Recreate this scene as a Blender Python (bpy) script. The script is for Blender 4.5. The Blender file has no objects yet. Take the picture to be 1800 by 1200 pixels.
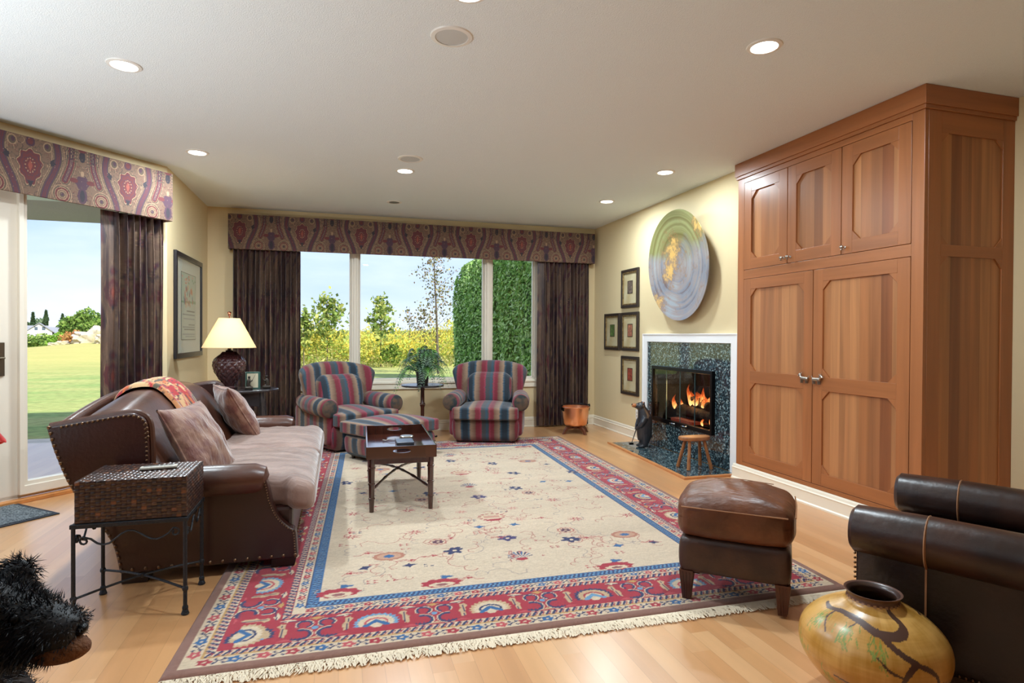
import bpy, math, random
import numpy as np
from mathutils import Vector, Matrix

random.seed(11)
rng = np.random.default_rng(5)
S = bpy.context.scene
COL = S.collection
PI = math.pi


def rgb(r, g, b):
    return tuple((c / 255 / 12.92) if c / 255 <= 0.04045 else ((c / 255 + 0.055) / 1.055) ** 2.4 for c in (r, g, b))


# ------------------------------------------------------------------ camera
H = 2.74
yaw, pitch, roll = 0.28185, -0.009211, 0.005045
f0 = Vector((math.sin(yaw), math.cos(yaw), 0)); r0 = Vector((math.cos(yaw), -math.sin(yaw), 0)); up = Vector((0, 0, 1))
fw = f0 * math.cos(pitch) + up * math.sin(pitch)
u2 = -f0 * math.sin(pitch) + up * math.cos(pitch)
rt = r0 * math.cos(roll) + u2 * math.sin(roll)
u3 = -r0 * math.sin(roll) + u2 * math.cos(roll)
cam = bpy.data.cameras.new('camera'); camo = bpy.data.objects.new('camera', cam); COL.objects.link(camo)
cam.sensor_width = 36; cam.lens = 1049.4 / 1800 * 36; cam.clip_end = 2000; cam.clip_start = 0.05
m = Matrix((rt, u3, -fw)).transposed().to_4x4(); m.translation = Vector((0, 0, 1.235)); camo.matrix_world = m
S.camera = camo

# ------------------------------------------------------------------ exposure, world, sun
S.view_settings.view_transform = 'Standard'; S.view_settings.look = 'None'
S.view_settings.gamma = 1; S.view_settings.use_curve_mapping = False
S.view_settings.exposure = 0.40
S.cycles.max_bounces = 8; S.cycles.diffuse_bounces = 5; S.cycles.glossy_bounces = 4; S.cycles.transparent_max_bounces = 12
S.cycles.caustics_reflective = False; S.cycles.caustics_refractive = False
S.cycles.sample_clamp_indirect = 6
S.cycles.use_denoising = True

W = bpy.data.worlds.new('sky'); S.world = W; W.use_nodes = True
nt = W.node_tree; nt.nodes.clear()
N = nt.nodes.new; K = nt.links.new
tc = N('ShaderNodeTexCoord'); sx = N('ShaderNodeSeparateXYZ'); K(tc.outputs['Generated'], sx.inputs[0])
rp = N('ShaderNodeValToRGB'); K(sx.outputs['Z'], rp.inputs[0])
rp.color_ramp.elements[0].position = 0.0; rp.color_ramp.elements[0].color = (*rgb(208, 222, 247), 1)
rp.color_ramp.elements[1].position = 0.55; rp.color_ramp.elements[1].color = (*rgb(128, 164, 230), 1)
e = rp.color_ramp.elements.new(0.18); e.color = (*rgb(166, 196, 243), 1)
mp = N('ShaderNodeMapping'); K(tc.outputs['Generated'], mp.inputs[0]); mp.inputs['Scale'].default_value = (1.5, 1.5, 6)
nz = N('ShaderNodeTexNoise'); K(mp.outputs[0], nz.inputs['Vector']); nz.inputs['Scale'].default_value = 1.7; nz.inputs['Detail'].default_value = 6; nz.inputs['Roughness'].default_value = .55
cr = N('ShaderNodeValToRGB'); K(nz.outputs['Fac'], cr.inputs[0])
cr.color_ramp.elements[0].position = .36; cr.color_ramp.elements[0].color = (0, 0, 0, 1)
cr.color_ramp.elements[1].position = .72; cr.color_ramp.elements[1].color = (.85, .85, .85, 1)
mx = N('ShaderNodeMix'); mx.data_type = 'RGBA'; K(cr.outputs[0], mx.inputs['Factor']); K(rp.outputs[0], mx.inputs['A']); mx.inputs['B'].default_value = (*rgb(232, 240, 250), 1)
bg = N('ShaderNodeBackground'); K(mx.outputs['Result'], bg.inputs[0]); bg.inputs[1].default_value = 1.12
wo = N('ShaderNodeOutputWorld'); K(bg.outputs[0], wo.inputs[0])

sun = bpy.data.lights.new('sun', 'SUN'); sun.energy = 6.2; sun.angle = math.radians(1); sun.color = (1, .95, .86)
suno = bpy.data.objects.new('sun', sun); COL.objects.link(suno)
suno.rotation_euler = Vector((-0.50, 0.62, -0.62)).to_track_quat('-Z', 'Y').to_euler()


# lamp discs in the ceiling cans, and an added fill light out of view
def disc_light(name, loc, power, size, col=(.79, .92, 1), rot=(0, 0, 0), parent=None, spread=PI):
    l = bpy.data.lights.new(name, 'AREA'); l.shape = 'DISK'; l.size = size; l.energy = power; l.color = col; l.spread = spread
    o = bpy.data.objects.new(name, l); COL.objects.link(o); o.location = loc; o.rotation_euler = rot
    if parent: o.parent = parent
    return o


disc_light('added_fill_light', (-2.9, 1.9, .6), 105, 1.5, (.80, .92, 1), (PI, 0, 0))  # bare light added at the left to brighten the ceiling, no fixture
CAN_POWER = 25.0




# ------------------------------------------------------------------ helpers
class MB:
    def __init__(s):
        s.v = []; s.f = []

    def add(s, vs, fs, M=None):
        b = len(s.v)
        if M is not None:
            vs = [M @ Vector(p) for p in vs]
        s.v += [tuple(p) for p in vs]; s.f += [tuple(i + b for i in q) for q in fs]
        return s

    def box(s, a, b, M=None):
        (x0, y0, z0), (x1, y1, z1) = a, b
        vs = [(x0, y0, z0), (x1, y0, z0), (x1, y1, z0), (x0, y1, z0), (x0, y0, z1), (x1, y0, z1), (x1, y1, z1), (x0, y1, z1)]
        return s.add(vs, [(0, 3, 2, 1), (4, 5, 6, 7), (0, 1, 5, 4), (1, 2, 6, 5), (2, 3, 7, 6), (3, 0, 4, 7)], M)

    def tube(s, pts, r, n=8, caps=True, M=None, flat=None):
        pts = [Vector(p) for p in pts]; rs = r if hasattr(r, '__len__') else [r] * len(pts)
        T = []
        for i in range(len(pts)):
            a = pts[max(i - 1, 0)]; b = pts[min(i + 1, len(pts) - 1)]
            T.append((b - a).normalized() if (b - a).length > 1e-9 else Vector((0, 0, 1)))
        ref = Vector((0, 0, 1)) if abs(T[0].z) < .9 else Vector((1, 0, 0))
        x = T[0].cross(ref).normalized(); vs = []
        for i, p in enumerate(pts):
            x = (x - T[i] * x.dot(T[i])).normalized(); y = T[i].cross(x)
            for k in range(n):
                a = 2 * PI * k / n; fy = flat if flat else 1
                vs.append(p + (x * math.cos(a) + y * math.sin(a) * fy) * rs[i])
        fs = [(i * n + k, i * n + (k + 1) % n, (i + 1) * n + (k + 1) % n, (i + 1) * n + k) for i in range(len(pts) - 1) for k in range(n)]
        if caps:
            fs += [tuple(range(n - 1, -1, -1)), tuple((len(pts) - 1) * n + k for k in range(n))]
        return s.add(vs, fs, M)

    def cyl(s, p0, p1, r0, r1=None, n=20, M=None):
        return s.tube([p0, p1], [r0, r0 if r1 is None else r1], n, True, M)

    def lathe(s, prof, c=(0, 0, 0), n=40, M=None, sq=(1, 1)):
        vs = []
        for r, z in prof:
            for k in range(n):
                a = 2 * PI * k / n; vs.append((c[0] + r * math.cos(a) * sq[0], c[1] + r * math.sin(a) * sq[1], c[2] + z))
        fs = [(i * n + k, i * n + (k + 1) % n, (i + 1) * n + (k + 1) % n, (i + 1) * n + k) for i in range(len(prof) - 1) for k in range(n)]
        if prof[0][0] > 1e-5: fs.append(tuple(range(n - 1, -1, -1)))
        if prof[-1][0] > 1e-5: fs.append(tuple((len(prof) - 1) * n + k for k in range(n)))
        return s.add(vs, fs, M)

    def prism(s, poly, ax, a, b, M=None):
        n = len(poly)
        def P(q, h):
            return {0: (h, q[0], q[1]), 1: (q[0], h, q[1]), 2: (q[0], q[1], h)}[ax]
        vs = [P(q, a) for q in poly] + [P(q, b) for q in poly]
        fs = [tuple(range(n - 1, -1, -1)), tuple(range(n, 2 * n))] + [(i, (i + 1) % n, n + (i + 1) % n, n + i) for i in range(n)]
        return s.add(vs, fs, M)

    def ring(s, outer, inner, ax, a, b, M=None):
        n = len(outer)
        def P(q, h):
            return {0: (h, q[0], q[1]), 1: (q[0], h, q[1]), 2: (q[0], q[1], h)}[ax]
        vs = [P(q, a) for q in outer] + [P(q, a) for q in inner] + [P(q, b) for q in outer] + [P(q, b) for q in inner]
        fs = []
        for i in range(n):
            j = (i + 1) % n
            fs += [(i, j, n + j, n + i), (2 * n + i, 3 * n + i, 3 * n + j, 2 * n + j), (i, 2 * n + i, 2 * n + j, j), (n + i, n + j, 3 * n + j, 3 * n + i)]
        return s.add(vs, fs, M)

    def surf(s, P, wu=False, wv=False, M=None):
        nu, nv = P.shape[:2]; vs = P.reshape(-1, 3).tolist()
        fs = [(i * nv + j, i * nv + (j + 1) % nv, ((i + 1) % nu) * nv + (j + 1) % nv, ((i + 1) % nu) * nv + j)
              for i in range(nu if wu else nu - 1) for j in range(nv if wv else nv - 1)]
        return s.add(vs, fs, M)

    def ball(s, c, r, n=10, M=None):
        r = r if hasattr(r, '__len__') else (r, r, r)
        vs = [(c[0], c[1], c[2] - r[2])]
        for i in range(1, n):
            t = PI * i / n
            for k in range(n + 2):
                a = 2 * PI * k / (n + 2)
                vs.append((c[0] + r[0] * math.sin(t) * math.cos(a), c[1] + r[1] * math.sin(t) * math.sin(a), c[2] - r[2] * math.cos(t)))
        vs.append((c[0], c[1], c[2] + r[2])); m_ = n + 2
        fs = [(0, 1 + (k + 1) % m_, 1 + k) for k in range(m_)]
        for i in range(n - 2):
            fs += [(1 + i * m_ + k, 1 + i * m_ + (k + 1) % m_, 1 + (i + 1) * m_ + (k + 1) % m_, 1 + (i + 1) * m_ + k) for k in range(m_)]
        l = 1 + (n - 2) * m_; fs += [(l + k, l + (k + 1) % m_, len(vs) - 1) for k in range(m_)]
        return s.add(vs, fs, M)

    def rbox(s, half, r, n=14, crown=0.0, fn=None, c=(0, 0, 0), M=None):
        """a box with round edges, its top and bottom crowned like a cushion, bent by fn(x,y,z)"""
        idx = {}; vs = []; fs = []
        hx, hy, hz = half; r = min(r, hx, hy, hz) * .999
        tt = [math.sin(PI / 2 * (-1 + 2 * i / n)) for i in range(n + 1)]
        def vid(p):
            k = tuple(round(q, 6) for q in p)
            if k not in idx:
                q = Vector((p[0] * hx, p[1] * hy, p[2] * hz))
                inn = Vector([max(-(h_ - r), min(h_ - r, w)) for w, h_ in zip(q, (hx, hy, hz))])
                d = q - inn
                if d.length > 1e-9: q = inn + d.normalized() * r
                if crown:
                    q.z += (1 if q.z > 0 else -.35) * abs(q.z) / hz * crown * (1 - (q.x / hx) ** 2) * (1 - (q.y / hy) ** 2)
                if fn: q = Vector(fn(q.x, q.y, q.z))
                idx[k] = len(vs); vs.append(q + Vector(c))
            return idx[k]
        for ax in range(3):
            for sg in (-1, 1):
                for i in range(n):
                    for j in range(n):
                        q = []
                        for a, b in ((i, j), (i + 1, j), (i + 1, j + 1), (i, j + 1)):
                            p = [0, 0, 0]; p[ax] = sg; p[(ax + 1) % 3] = tt[a]; p[(ax + 2) % 3] = tt[b]; q.append(vid(p))
                        fs.append(tuple(q if sg > 0 else q[::-1]))
        return s.add(vs, fs, M)

    def mesh(s, name, mat, smooth=True, angle=40):
        me = bpy.data.meshes.new(name); me.from_pydata(s.v, [], s.f); me.update()
        if smooth:
            me.polygons.foreach_set('use_smooth', [True] * len(me.polygons)); me.set_sharp_from_angle(angle=math.radians(angle))
        if mat: me.materials.append(mat)
        return me

    def build(s, name, mat, parent=None, smooth=True, angle=40, bevel=0, sub=0, loc=None, rz=None):
        o = bpy.data.objects.new(name, s.mesh(name, mat, smooth, angle)); COL.objects.link(o)
        if bevel:
            b = o.modifiers.new('bevel', 'BEVEL'); b.width = bevel; b.segments = 2; b.limit_method = 'ANGLE'
        if sub:
            b = o.modifiers.new('sub', 'SUBSURF'); b.levels = sub; b.render_levels = sub
        if parent: o.parent = parent
        if loc: o.location = loc
        if rz: o.rotation_euler = (0, 0, rz)
        return o


def boxes(name, L, m_, parent, bevel=0):
    return [MB().box(a, b).build(name, m_, parent, smooth=False, bevel=bevel) for a, b in L]


def tag(o, label=None, cat=None, group=None, kind=None):
    if label: o['label'] = label
    if cat: o['category'] = cat
    if group: o['group'] = group
    if kind: o['kind'] = kind
    return o


def thing(name, label, cat, loc=(0, 0, 0), rz=0, group=None):
    o = bpy.data.objects.new(name, None); COL.objects.link(o); o.location = loc; o.rotation_euler = (0, 0, rz); o.empty_display_size = .1
    return tag(o, label, cat, group)


def struct(o):
    o['kind'] = 'structure'; return o


def copy_tree(o, parent=None):
    c = o.copy(); COL.objects.link(c)
    if parent: c.parent = parent
    for ch in list(o.children): copy_tree(ch, c)
    return c


def grid_obj(name, P, cols, mat, parent=None, wu=False, flip=False):
    """grid mesh from an array of points with a colour at each vertex"""
    nu, nv = P.shape[:2]
    i = np.arange(nu if wu else nu - 1)[:, None]; j = np.arange(nv - 1)[None, :]
    i2 = (i + 1) % nu
    a = i * nv + j; b = i2 * nv + j; c = i2 * nv + j + 1; d = i * nv + j + 1
    q = np.stack([a, b, c, d], -1).reshape(-1, 4)
    if flip: q = q[:, ::-1]
    return raw_obj(name, P.reshape(-1, 3), q, cols.reshape(-1, 3) if cols is not None else None, mat, parent)


def raw_obj(name, V, Q, cols, mat, parent=None, smooth=True):
    me = bpy.data.meshes.new(name); n = Q.shape[1]
    me.vertices.add(len(V)); me.vertices.foreach_set('co', np.asarray(V, np.float32).ravel())
    me.loops.add(Q.size); me.loops.foreach_set('vertex_index', np.ascontiguousarray(Q, np.int32).ravel())
    me.polygons.add(len(Q)); me.polygons.foreach_set('loop_start', np.arange(len(Q), dtype=np.int32) * n)
    me.polygons.foreach_set('loop_total', np.full(len(Q), n, np.int32))
    me.polygons.foreach_set('use_smooth', np.full(len(Q), smooth))
    me.update(calc_edges=True); me.validate()
    if cols is not None:
        ca = me.color_attributes.new('Col', 'FLOAT_COLOR', 'POINT')
        ca.data.foreach_set('color', np.concatenate([cols, np.ones((len(cols), 1))], 1).astype(np.float32).ravel())
    me.materials.append(mat)
    o = bpy.data.objects.new(name, me); COL.objects.link(o)
    if parent: o.parent = parent
    return o


# ------------------------------------------------------------------ materials
def mat(name, col=(.5, .5, .5), rough=.5, metal=0, var=None, bump=None, coat=0, sheen=0, spec=.5, vc=False, emit=None, sss=0, wave=None):
    """var=(colour2, scale, stretch xyz, contrast)  bump=(scale, strength, stretch)"""
    M = bpy.data.materials.new(name); M.use_nodes = True; t = M.node_tree; N = t.nodes.new; K = t.links.new
    p = t.nodes['Principled BSDF']
    p.inputs['Base Color'].default_value = (*col, 1); p.inputs['Roughness'].default_value = rough; p.inputs['Metallic'].default_value = metal
    p.inputs['Specular IOR Level'].default_value = spec
    p.inputs['Coat Weight'].default_value = coat; p.inputs['Coat Roughness'].default_value = .25
    p.inputs['Sheen Weight'].default_value = sheen; p.inputs['Sheen Roughness'].default_value = .4
    tc = N('ShaderNodeTexCoord')
    if vc:
        a = N('ShaderNodeVertexColor'); a.layer_name = 'Col'; K(a.outputs['Color'], p.inputs['Base Color'])
    if var:
        mp = N('ShaderNodeMapping'); K(tc.outputs['Object'], mp.inputs[0]); mp.inputs['Scale'].default_value = var[2]
        nz = N('ShaderNodeTexNoise'); nz.inputs['Scale'].default_value = var[1]; nz.inputs['Detail'].default_value = 6; K(mp.outputs[0], nz.inputs['Vector'])
        mr = N('ShaderNodeMapRange'); mr.inputs[1].default_value = .5 - var[3]; mr.inputs[2].default_value = .5 + var[3]; K(nz.outputs['Fac'], mr.inputs[0])
        mx = N('ShaderNodeMix'); mx.data_type = 'RGBA'; K(mr.outputs[0], mx.inputs['Factor']); mx.inputs['A'].default_value = (*col, 1); mx.inputs['B'].default_value = (*var[0], 1)
        if vc:
            mx.blend_type = 'MULTIPLY'; K(a.outputs['Color'], mx.inputs['A'])
        K(mx.outputs['Result'], p.inputs['Base Color'])
    if bump:
        mp2 = N('ShaderNodeMapping'); K(tc.outputs['Object'], mp2.inputs[0]); mp2.inputs['Scale'].default_value = bump[2] if len(bump) > 2 else (1, 1, 1)
        nb = N('ShaderNodeTexNoise'); nb.inputs['Scale'].default_value = bump[0]; nb.inputs['Detail'].default_value = 4; K(mp2.outputs[0], nb.inputs['Vector'])
        bp = N('ShaderNodeBump'); bp.inputs['Strength'].default_value = bump[1]; bp.inputs['Distance'].default_value = .02; K(nb.outputs['Fac'], bp.inputs['Height']); K(bp.outputs[0], p.inputs['Normal'])
    if emit:
        p.inputs['Emission Color'].default_value = (*emit[0], 1); p.inputs['Emission Strength'].default_value = emit[1]
    return M


def glassmat(name, tint=(1, 1, 1), refl=1.0):
    M = bpy.data.materials.new(name); M.use_nodes = True; t = M.node_tree; t.nodes.clear(); N = t.nodes.new; K = t.links.new
    tr = N('ShaderNodeBsdfTransparent'); tr.inputs[0].default_value = (*tint, 1)
    gl = N('ShaderNodeBsdfGlossy'); gl.inputs['Roughness'].default_value = .0; gl.inputs[0].default_value = (refl, refl, refl, 1)
    fr = N('ShaderNodeFresnel'); fr.inputs[0].default_value = 1.45
    ge = N('ShaderNodeNewGeometry'); iv = N('ShaderNodeMath'); iv.operation = 'SUBTRACT'; iv.inputs[0].default_value = 1; K(ge.outputs['Backfacing'], iv.inputs[1]); mu = N('ShaderNodeMath'); mu.operation = 'MULTIPLY'; K(fr.outputs[0], mu.inputs[0]); K(iv.outputs[0], mu.inputs[1])
    mx = N('ShaderNodeMixShader'); K(mu.outputs[0], mx.inputs[0]); K(tr.outputs[0], mx.inputs[1]); K(gl.outputs[0], mx.inputs[2])
    o = N('ShaderNodeOutputMaterial'); K(mx.outputs[0], o.inputs[0])
    return M


def woodmat(name, ca, cb, cc, plank=.075, axis='XY', grain=(1, 1, .06), rough=.38, contrast=.35, joint=.0, offs=0.0):
    """boards side by side along X+Y (or X), each board its own tone, with long grain"""
    M = bpy.data.materials.new(name); M.use_nodes = True; t = M.node_tree; N = t.nodes.new; K = t.links.new
    p = t.nodes['Principled BSDF']; p.inputs['Roughness'].default_value = rough
    tc = N('ShaderNodeTexCoord'); sp = N('ShaderNodeSeparateXYZ'); K(tc.outputs['Object'], sp.inputs[0])
    def math_(op, a, b=None, c=None):
        n = N('ShaderNodeMath'); n.operation = op
        for i, q in enumerate((a, b, c)):
            if q is None: continue
            if isinstance(q, (int, float)): n.inputs[i].default_value = q
            else: K(q, n.inputs[i])
        return n.outputs[0]
    if axis == 'XY': s_ = math_('ADD', sp.outputs['X'], sp.outputs['Y']); lng = sp.outputs['Z']
    elif axis == 'X': s_ = sp.outputs['X']; lng = sp.outputs['Y']
    else: s_ = sp.outputs['Z']; lng = sp.outputs['Y']
    q = math_('DIVIDE', math_('ADD', s_, offs), plank); fl = math_('FLOOR', q)
    wn = N('ShaderNodeTexWhiteNoise'); wn.noise_dimensions = '1D'; K(fl, wn.inputs['W'])
    if joint:  # boards broken into lengths
        l2 = math_('FLOOR', math_('ADD', math_('DIVIDE', lng, joint), math_('MULTIPLY', wn.outputs['Value'], 7.3)))
        wn = N('ShaderNodeTexWhiteNoise'); wn.noise_dimensions = '2D'
        cv = N('ShaderNodeCombineXYZ'); K(fl, cv.inputs[0]); K(l2, cv.inputs[1]); K(cv.outputs[0], wn.inputs['Vector'])
    mp = N('ShaderNodeMapping'); K(tc.outputs['Object'], mp.inputs[0]); mp.inputs['Scale'].default_value = grain
    ad = N('ShaderNodeVectorMath'); ad.operation = 'ADD'; K(mp.outputs[0], ad.inputs[0]); sc_ = N('ShaderNodeVectorMath'); sc_.operation = 'SCALE'; K(wn.outputs['Color'], sc_.inputs[0]); sc_.inputs['Scale'].default_value = 9; K(sc_.outputs[0], ad.inputs[1])
    nz = N('ShaderNodeTexNoise'); nz.inputs['Scale'].default_value = 14; nz.inputs['Detail'].default_value = 5; nz.inputs['Distortion'].default_value = .6; K(ad.outputs[0], nz.inputs['Vector'])
    r1 = N('ShaderNodeValToRGB'); K(wn.outputs['Value'], r1.inputs[0])
    r1.color_ramp.elements[0].color = (*ca, 1); r1.color_ramp.elements[1].color = (*cc, 1); e = r1.color_ramp.elements.new(.5); e.color = (*cb, 1)
    mr = N('ShaderNodeMapRange'); mr.inputs[1].default_value = .3; mr.inputs[2].default_value = .7; mr.inputs[3].default_value = 1 - contrast; mr.inputs[4].default_value = 1 + contrast * .4; K(nz.outputs['Fac'], mr.inputs[0])
    fr = math_('FRACT', q); edge = math_('MINIMUM', fr, math_('SUBTRACT', 1, fr))
    ge = math_('MULTIPLY', math_('MINIMUM', math_('MULTIPLY', edge, plank / .0012), 1), .35); ge = math_('ADD', ge, .65)
    tot = math_('MULTIPLY', mr.outputs[0], ge)
    mx = N('ShaderNodeMix'); mx.data_type = 'RGBA'; mx.blend_type = 'MULTIPLY'; mx.inputs['Factor'].default_value = 1
    K(r1.outputs[0], mx.inputs['A']); K(tot, mx.inputs['B']); K(mx.outputs['Result'], p.inputs['Base Color'])
    return M


# ------------------------------------------------------------------ pattern canvas (colour per vertex)
class Canvas:
    def __init__(s, w, h, res, bg):
        s.w, s.h, s.res = w, h, res; s.nx, s.ny = int(round(w / res)) + 1, int(round(h / res)) + 1
        s.a = np.empty((s.nx, s.ny, 3)); s.a[:] = bg
        s.T = None

    def tf(s, pts):
        p = np.asarray(pts, float)
        if s.T is not None:
            cx, cy, an, sc, fl = s.T; p = p * [sc * fl, sc]
            c_, s_ = math.cos(an), math.sin(an); p = p @ np.array([[c_, s_], [-s_, c_]]) + [cx, cy]
        return p

    def at(s, cx, cy, an=0, sc=1, fl=1):
        s.T = (cx, cy, an, sc, fl); return s

    def _box(s, lo, hi):
        i0, j0 = np.maximum(np.floor(lo / s.res).astype(int), 0); i1 = min(int(math.ceil(hi[0] / s.res)) + 1, s.nx); j1 = min(int(math.ceil(hi[1] / s.res)) + 1, s.ny)
        if i1 <= i0 or j1 <= j0: return None
        X, Y = np.meshgrid(np.arange(i0, i1) * s.res, np.arange(j0, j1) * s.res, indexing='ij')
        return i0, i1, j0, j1, X, Y

    def poly(s, pts, col):
        p = s.tf(pts); b = s._box(p.min(0), p.max(0))
        if b is None: return s
        i0, i1, j0, j1, X, Y = b; ins = np.zeros(X.shape, bool); n = len(p)
        for k in range(n):
            x1, y1 = p[k]; x2, y2 = p[(k + 1) % n]
            if y1 == y2: continue
            ins ^= ((Y < y1) != (Y < y2)) & (X < (x2 - x1) * (Y - y1) / (y2 - y1) + x1)
        s.a[i0:i1, j0:j1][ins] = col; return s

    def line(s, pts, w, col):
        p = s.tf(pts); w = max(w * (s.T[3] if s.T else 1), s.res * .9) / 2
        for k in range(len(p) - 1):
            a, c = p[k], p[k + 1]; b = s._box(np.minimum(a, c) - w, np.maximum(a, c) + w)
            if b is None: continue
            i0, i1, j0, j1, X, Y = b; d = c - a; L = d @ d + 1e-12
            t = np.clip(((X - a[0]) * d[0] + (Y - a[1]) * d[1]) / L, 0, 1)
            ds = (X - a[0] - t * d[0]) ** 2 + (Y - a[1] - t * d[1]) ** 2
            s.a[i0:i1, j0:j1][ds < w * w] = col
        return s

    def ell(s, cx, cy, rx, ry, col, n=28, wob=0, k=8):
        t = np.arange(n) * 2 * PI / n; r = 1 + wob * np.cos(k * t)
        return s.poly(np.stack([cx + rx * r * np.cos(t), cy + ry * r * np.sin(t)], 1), col)

    def sample(s, u, v, tile=False):
        i = np.round(u / s.res).astype(int); j = np.round(v / s.res).astype(int)
        if tile: i %= s.nx - 1; j %= s.ny - 1
        return s.a[np.clip(i, 0, s.nx - 1), np.clip(j, 0, s.ny - 1)]


def arc(cx, cy, r, a0, a1, n=14, ry=None):
    t = np.linspace(a0, a1, n); return np.stack([cx + r * np.cos(t), cy + (ry or r) * np.sin(t)], 1)

# ================================================================== the room
BX = (-1.49, 6.03)          # corner where the door wall meets the short left wall
DA = math.radians(48.25)    # heading of the door wall
BK, RX, RX2, LX = 7.75, 3.45, 4.08, -3.69

M_wall = mat('wall_paint', rgb(224, 204, 162), .65, bump=(180, .06))
M_dark_wall = mat('dark_unseen_wall', rgb(112, 78, 56), .5)  # unseen walls coloured dark to cut the light bounced forward
M_ceil = mat('ceiling_texture', rgb(234, 242, 247), .9, bump=(150, .3))
M_trim = mat('trim_paint', rgb(238, 228, 208), .35)
M_winframe = mat('window_vinyl', rgb(226, 216, 200), .4)
M_floor = woodmat('maple_floor', rgb(214, 160, 108), rgb(204, 148, 98), rgb(222, 172, 122), .083, 'X', (1, .05, 1), .28, .10, joint=1.1)
M_floor.node_tree.nodes['Principled BSDF'].inputs['Coat Weight'].default_value = .6
M_floor.node_tree.nodes['Principled BSDF'].inputs['Coat Roughness'].default_value = .3
M_glass = glassmat('window_glass', (.97, .985, .98), .6)
M_conc = mat('patio_board', rgb(252, 236, 214), .8, var=(rgb(190, 176, 160), 3, (1, 12, 1), .2), bump=(30, .3, (1, 8, 1)))
M_roof = mat('stucco', rgb(186, 176, 184), .9, bump=(40, .3))

struct(MB().box((-4.0, -3.1, -.12), (4.3, 7.95, 0)).build('floor', M_floor, smooth=False))
struct(MB().box((-3.9, -3.1, H), (4.3, 7.98, H + .14)).build('ceiling', M_ceil, smooth=False))
struct(MB().box((-3.9, -3.1, H + .15), (9.5, 7.9, 4.2)).box((3.2, 2, 4.2), (9.5, 7.9, 7.6)).box((-6.5, 7.985, H), (-1.75, 9.38, H + .2)).build('roof', M_roof, smooth=False))  # roof mass and eave; the unseen tall right wing is added to shade the hedge

# window wall with its wide opening
WX0, WX1, WZ0, WZ1 = -.56, 2.66, .64, 2.46
b = MB().box((-1.59, BK, 0), (WX0, BK + .16, H)).box((WX1, BK, 0), (RX + .1, BK + .16, H)).box((WX0, BK, 0), (WX1, BK + .16, WZ0)).box((WX0, BK, WZ1), (WX1, BK + .16, H))
struct(b.build('wall_back', M_wall, smooth=False))
FY0, FY1, FZ0, FZ1 = 4.93, 6.01, .33, .88
b = MB().box((RX, 4.475, 0), (RX + .1, FY0, H)).box((RX, FY1, 0), (RX + .1, BK, H)).box((RX, FY0, 0), (RX + .1, FY1, FZ0)).box((RX, FY0, FZ1), (RX + .1, FY1, H))
struct(b.build('wall_right', M_wall, smooth=False))
struct(MB().box((RX2, -3.0, 0), (RX2 + .12, 4.6, H)).build('wall_right_front', M_wall, smooth=False))
struct(MB().box((-1.59, BX[1], 0), (-1.49, BK, H)).build('wall_left', M_wall, smooth=False))
struct(MB().box((LX - .1, -3.0, 0), (LX, .4, H)).box((LX - .1, 2.8, 0), (LX, 3.57, H)).box((LX - .1, .4, 2.2), (LX, 2.8, H)).box((LX - .1, .4, 0), (LX, 2.8, .3)).build('wall_left_front', M_dark_wall, smooth=False))
struct(MB().box((-3.8, -3.1, 0), (4.2, -3.0, H)).build('wall_front', M_dark_wall, smooth=False))
dl = (BX[0], BX[1], 0)
struct(MB().box((-.12, 0, 0), (0, .12, H)).box((-3.3, 0, 2.46), (-.12, .12, H)).box((-3.32, 0, 0), (-3.1, .12, H)).build('wall_door_side', M_wall, smooth=False, loc=dl, rz=DA))

# glass doors: frame posts, rails, panes, sill of oak
b = MB()
for s0, s1 in ((-1.285, -1.115), (-.22, -.12), (-3.1, -2.98)):
    b.box((s0, .01, .02), (s1, .09, 2.46))
b.box((-3.1, .01, 2.39), (-.12, .09, 2.46)).box((-3.1, .01, .03), (-.12, .09, .06))
door = struct(b.build('door_1', M_winframe, smooth=False, bevel=.004, loc=dl, rz=DA))
b = MB()
b.ring([(-1.125, .06), (-.22, .06), (-.22, 2.40), (-1.125, 2.40)], [(-1.085, .15), (-.30, .15), (-.30, 2.31), (-1.085, 2.31)], 1, -.012, .05)
b.ring([(-1.14, .055), (-.21, .055), (-.21, 2.41), (-1.14, 2.41)], [(-1.11, .12), (-.26, .12), (-.26, 2.36), (-1.11, 2.36)], 1, -.025, .03)
b.build('door_sash', M_winframe, door, smooth=False, bevel=.003)
b = MB()
b.ring([(-2.98, .06), (-1.285, .06), (-1.285, 2.40), (-2.98, 2.40)], [(-2.88, .16), (-1.385, .16), (-1.385, 2.31), (-2.88, 2.31)], 1, 0, .04)
b.build('door_sash', M_winframe, door, smooth=False, bevel=.003)
MB().box((-1.1, .03, .1), (-.25, .036, 2.38)).box((-2.9, .03, .1), (-1.3, .036, 2.38)).build('door_pane', M_glass, door, smooth=False)
M_oak = woodmat('oak_strip', rgb(198, 128, 70), rgb(206, 138, 78), rgb(190, 120, 66), .3, 'Z', (1, 1, 1), .35, .2)
MB().box((-3.1, -.055, 0), (-.1, .012, .028)).build('door_sill', M_oak, door, smooth=False, bevel=.004)
MB().box((-1.262, -.004, .93), (-1.222, .012, 1.17)).tube([(-1.242, -.004, 1.06), (-1.242, -.045, 1.06), (-1.30, -.05, 1.06)], .008, 8).build('handle', mat('dull_metal', rgb(110, 100, 84), .4, 1), door)

# side window added on the unseen left wall to admit more daylight
w2 = struct(MB().ring([(.4, .3), (2.8, .3), (2.8, 2.2), (.4, 2.2)], [(.48, .38), (2.72, .38), (2.72, 2.12), (.48, 2.12)], 0, LX - .08, LX - .02).build('added_window', M_winframe, smooth=False))

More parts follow.
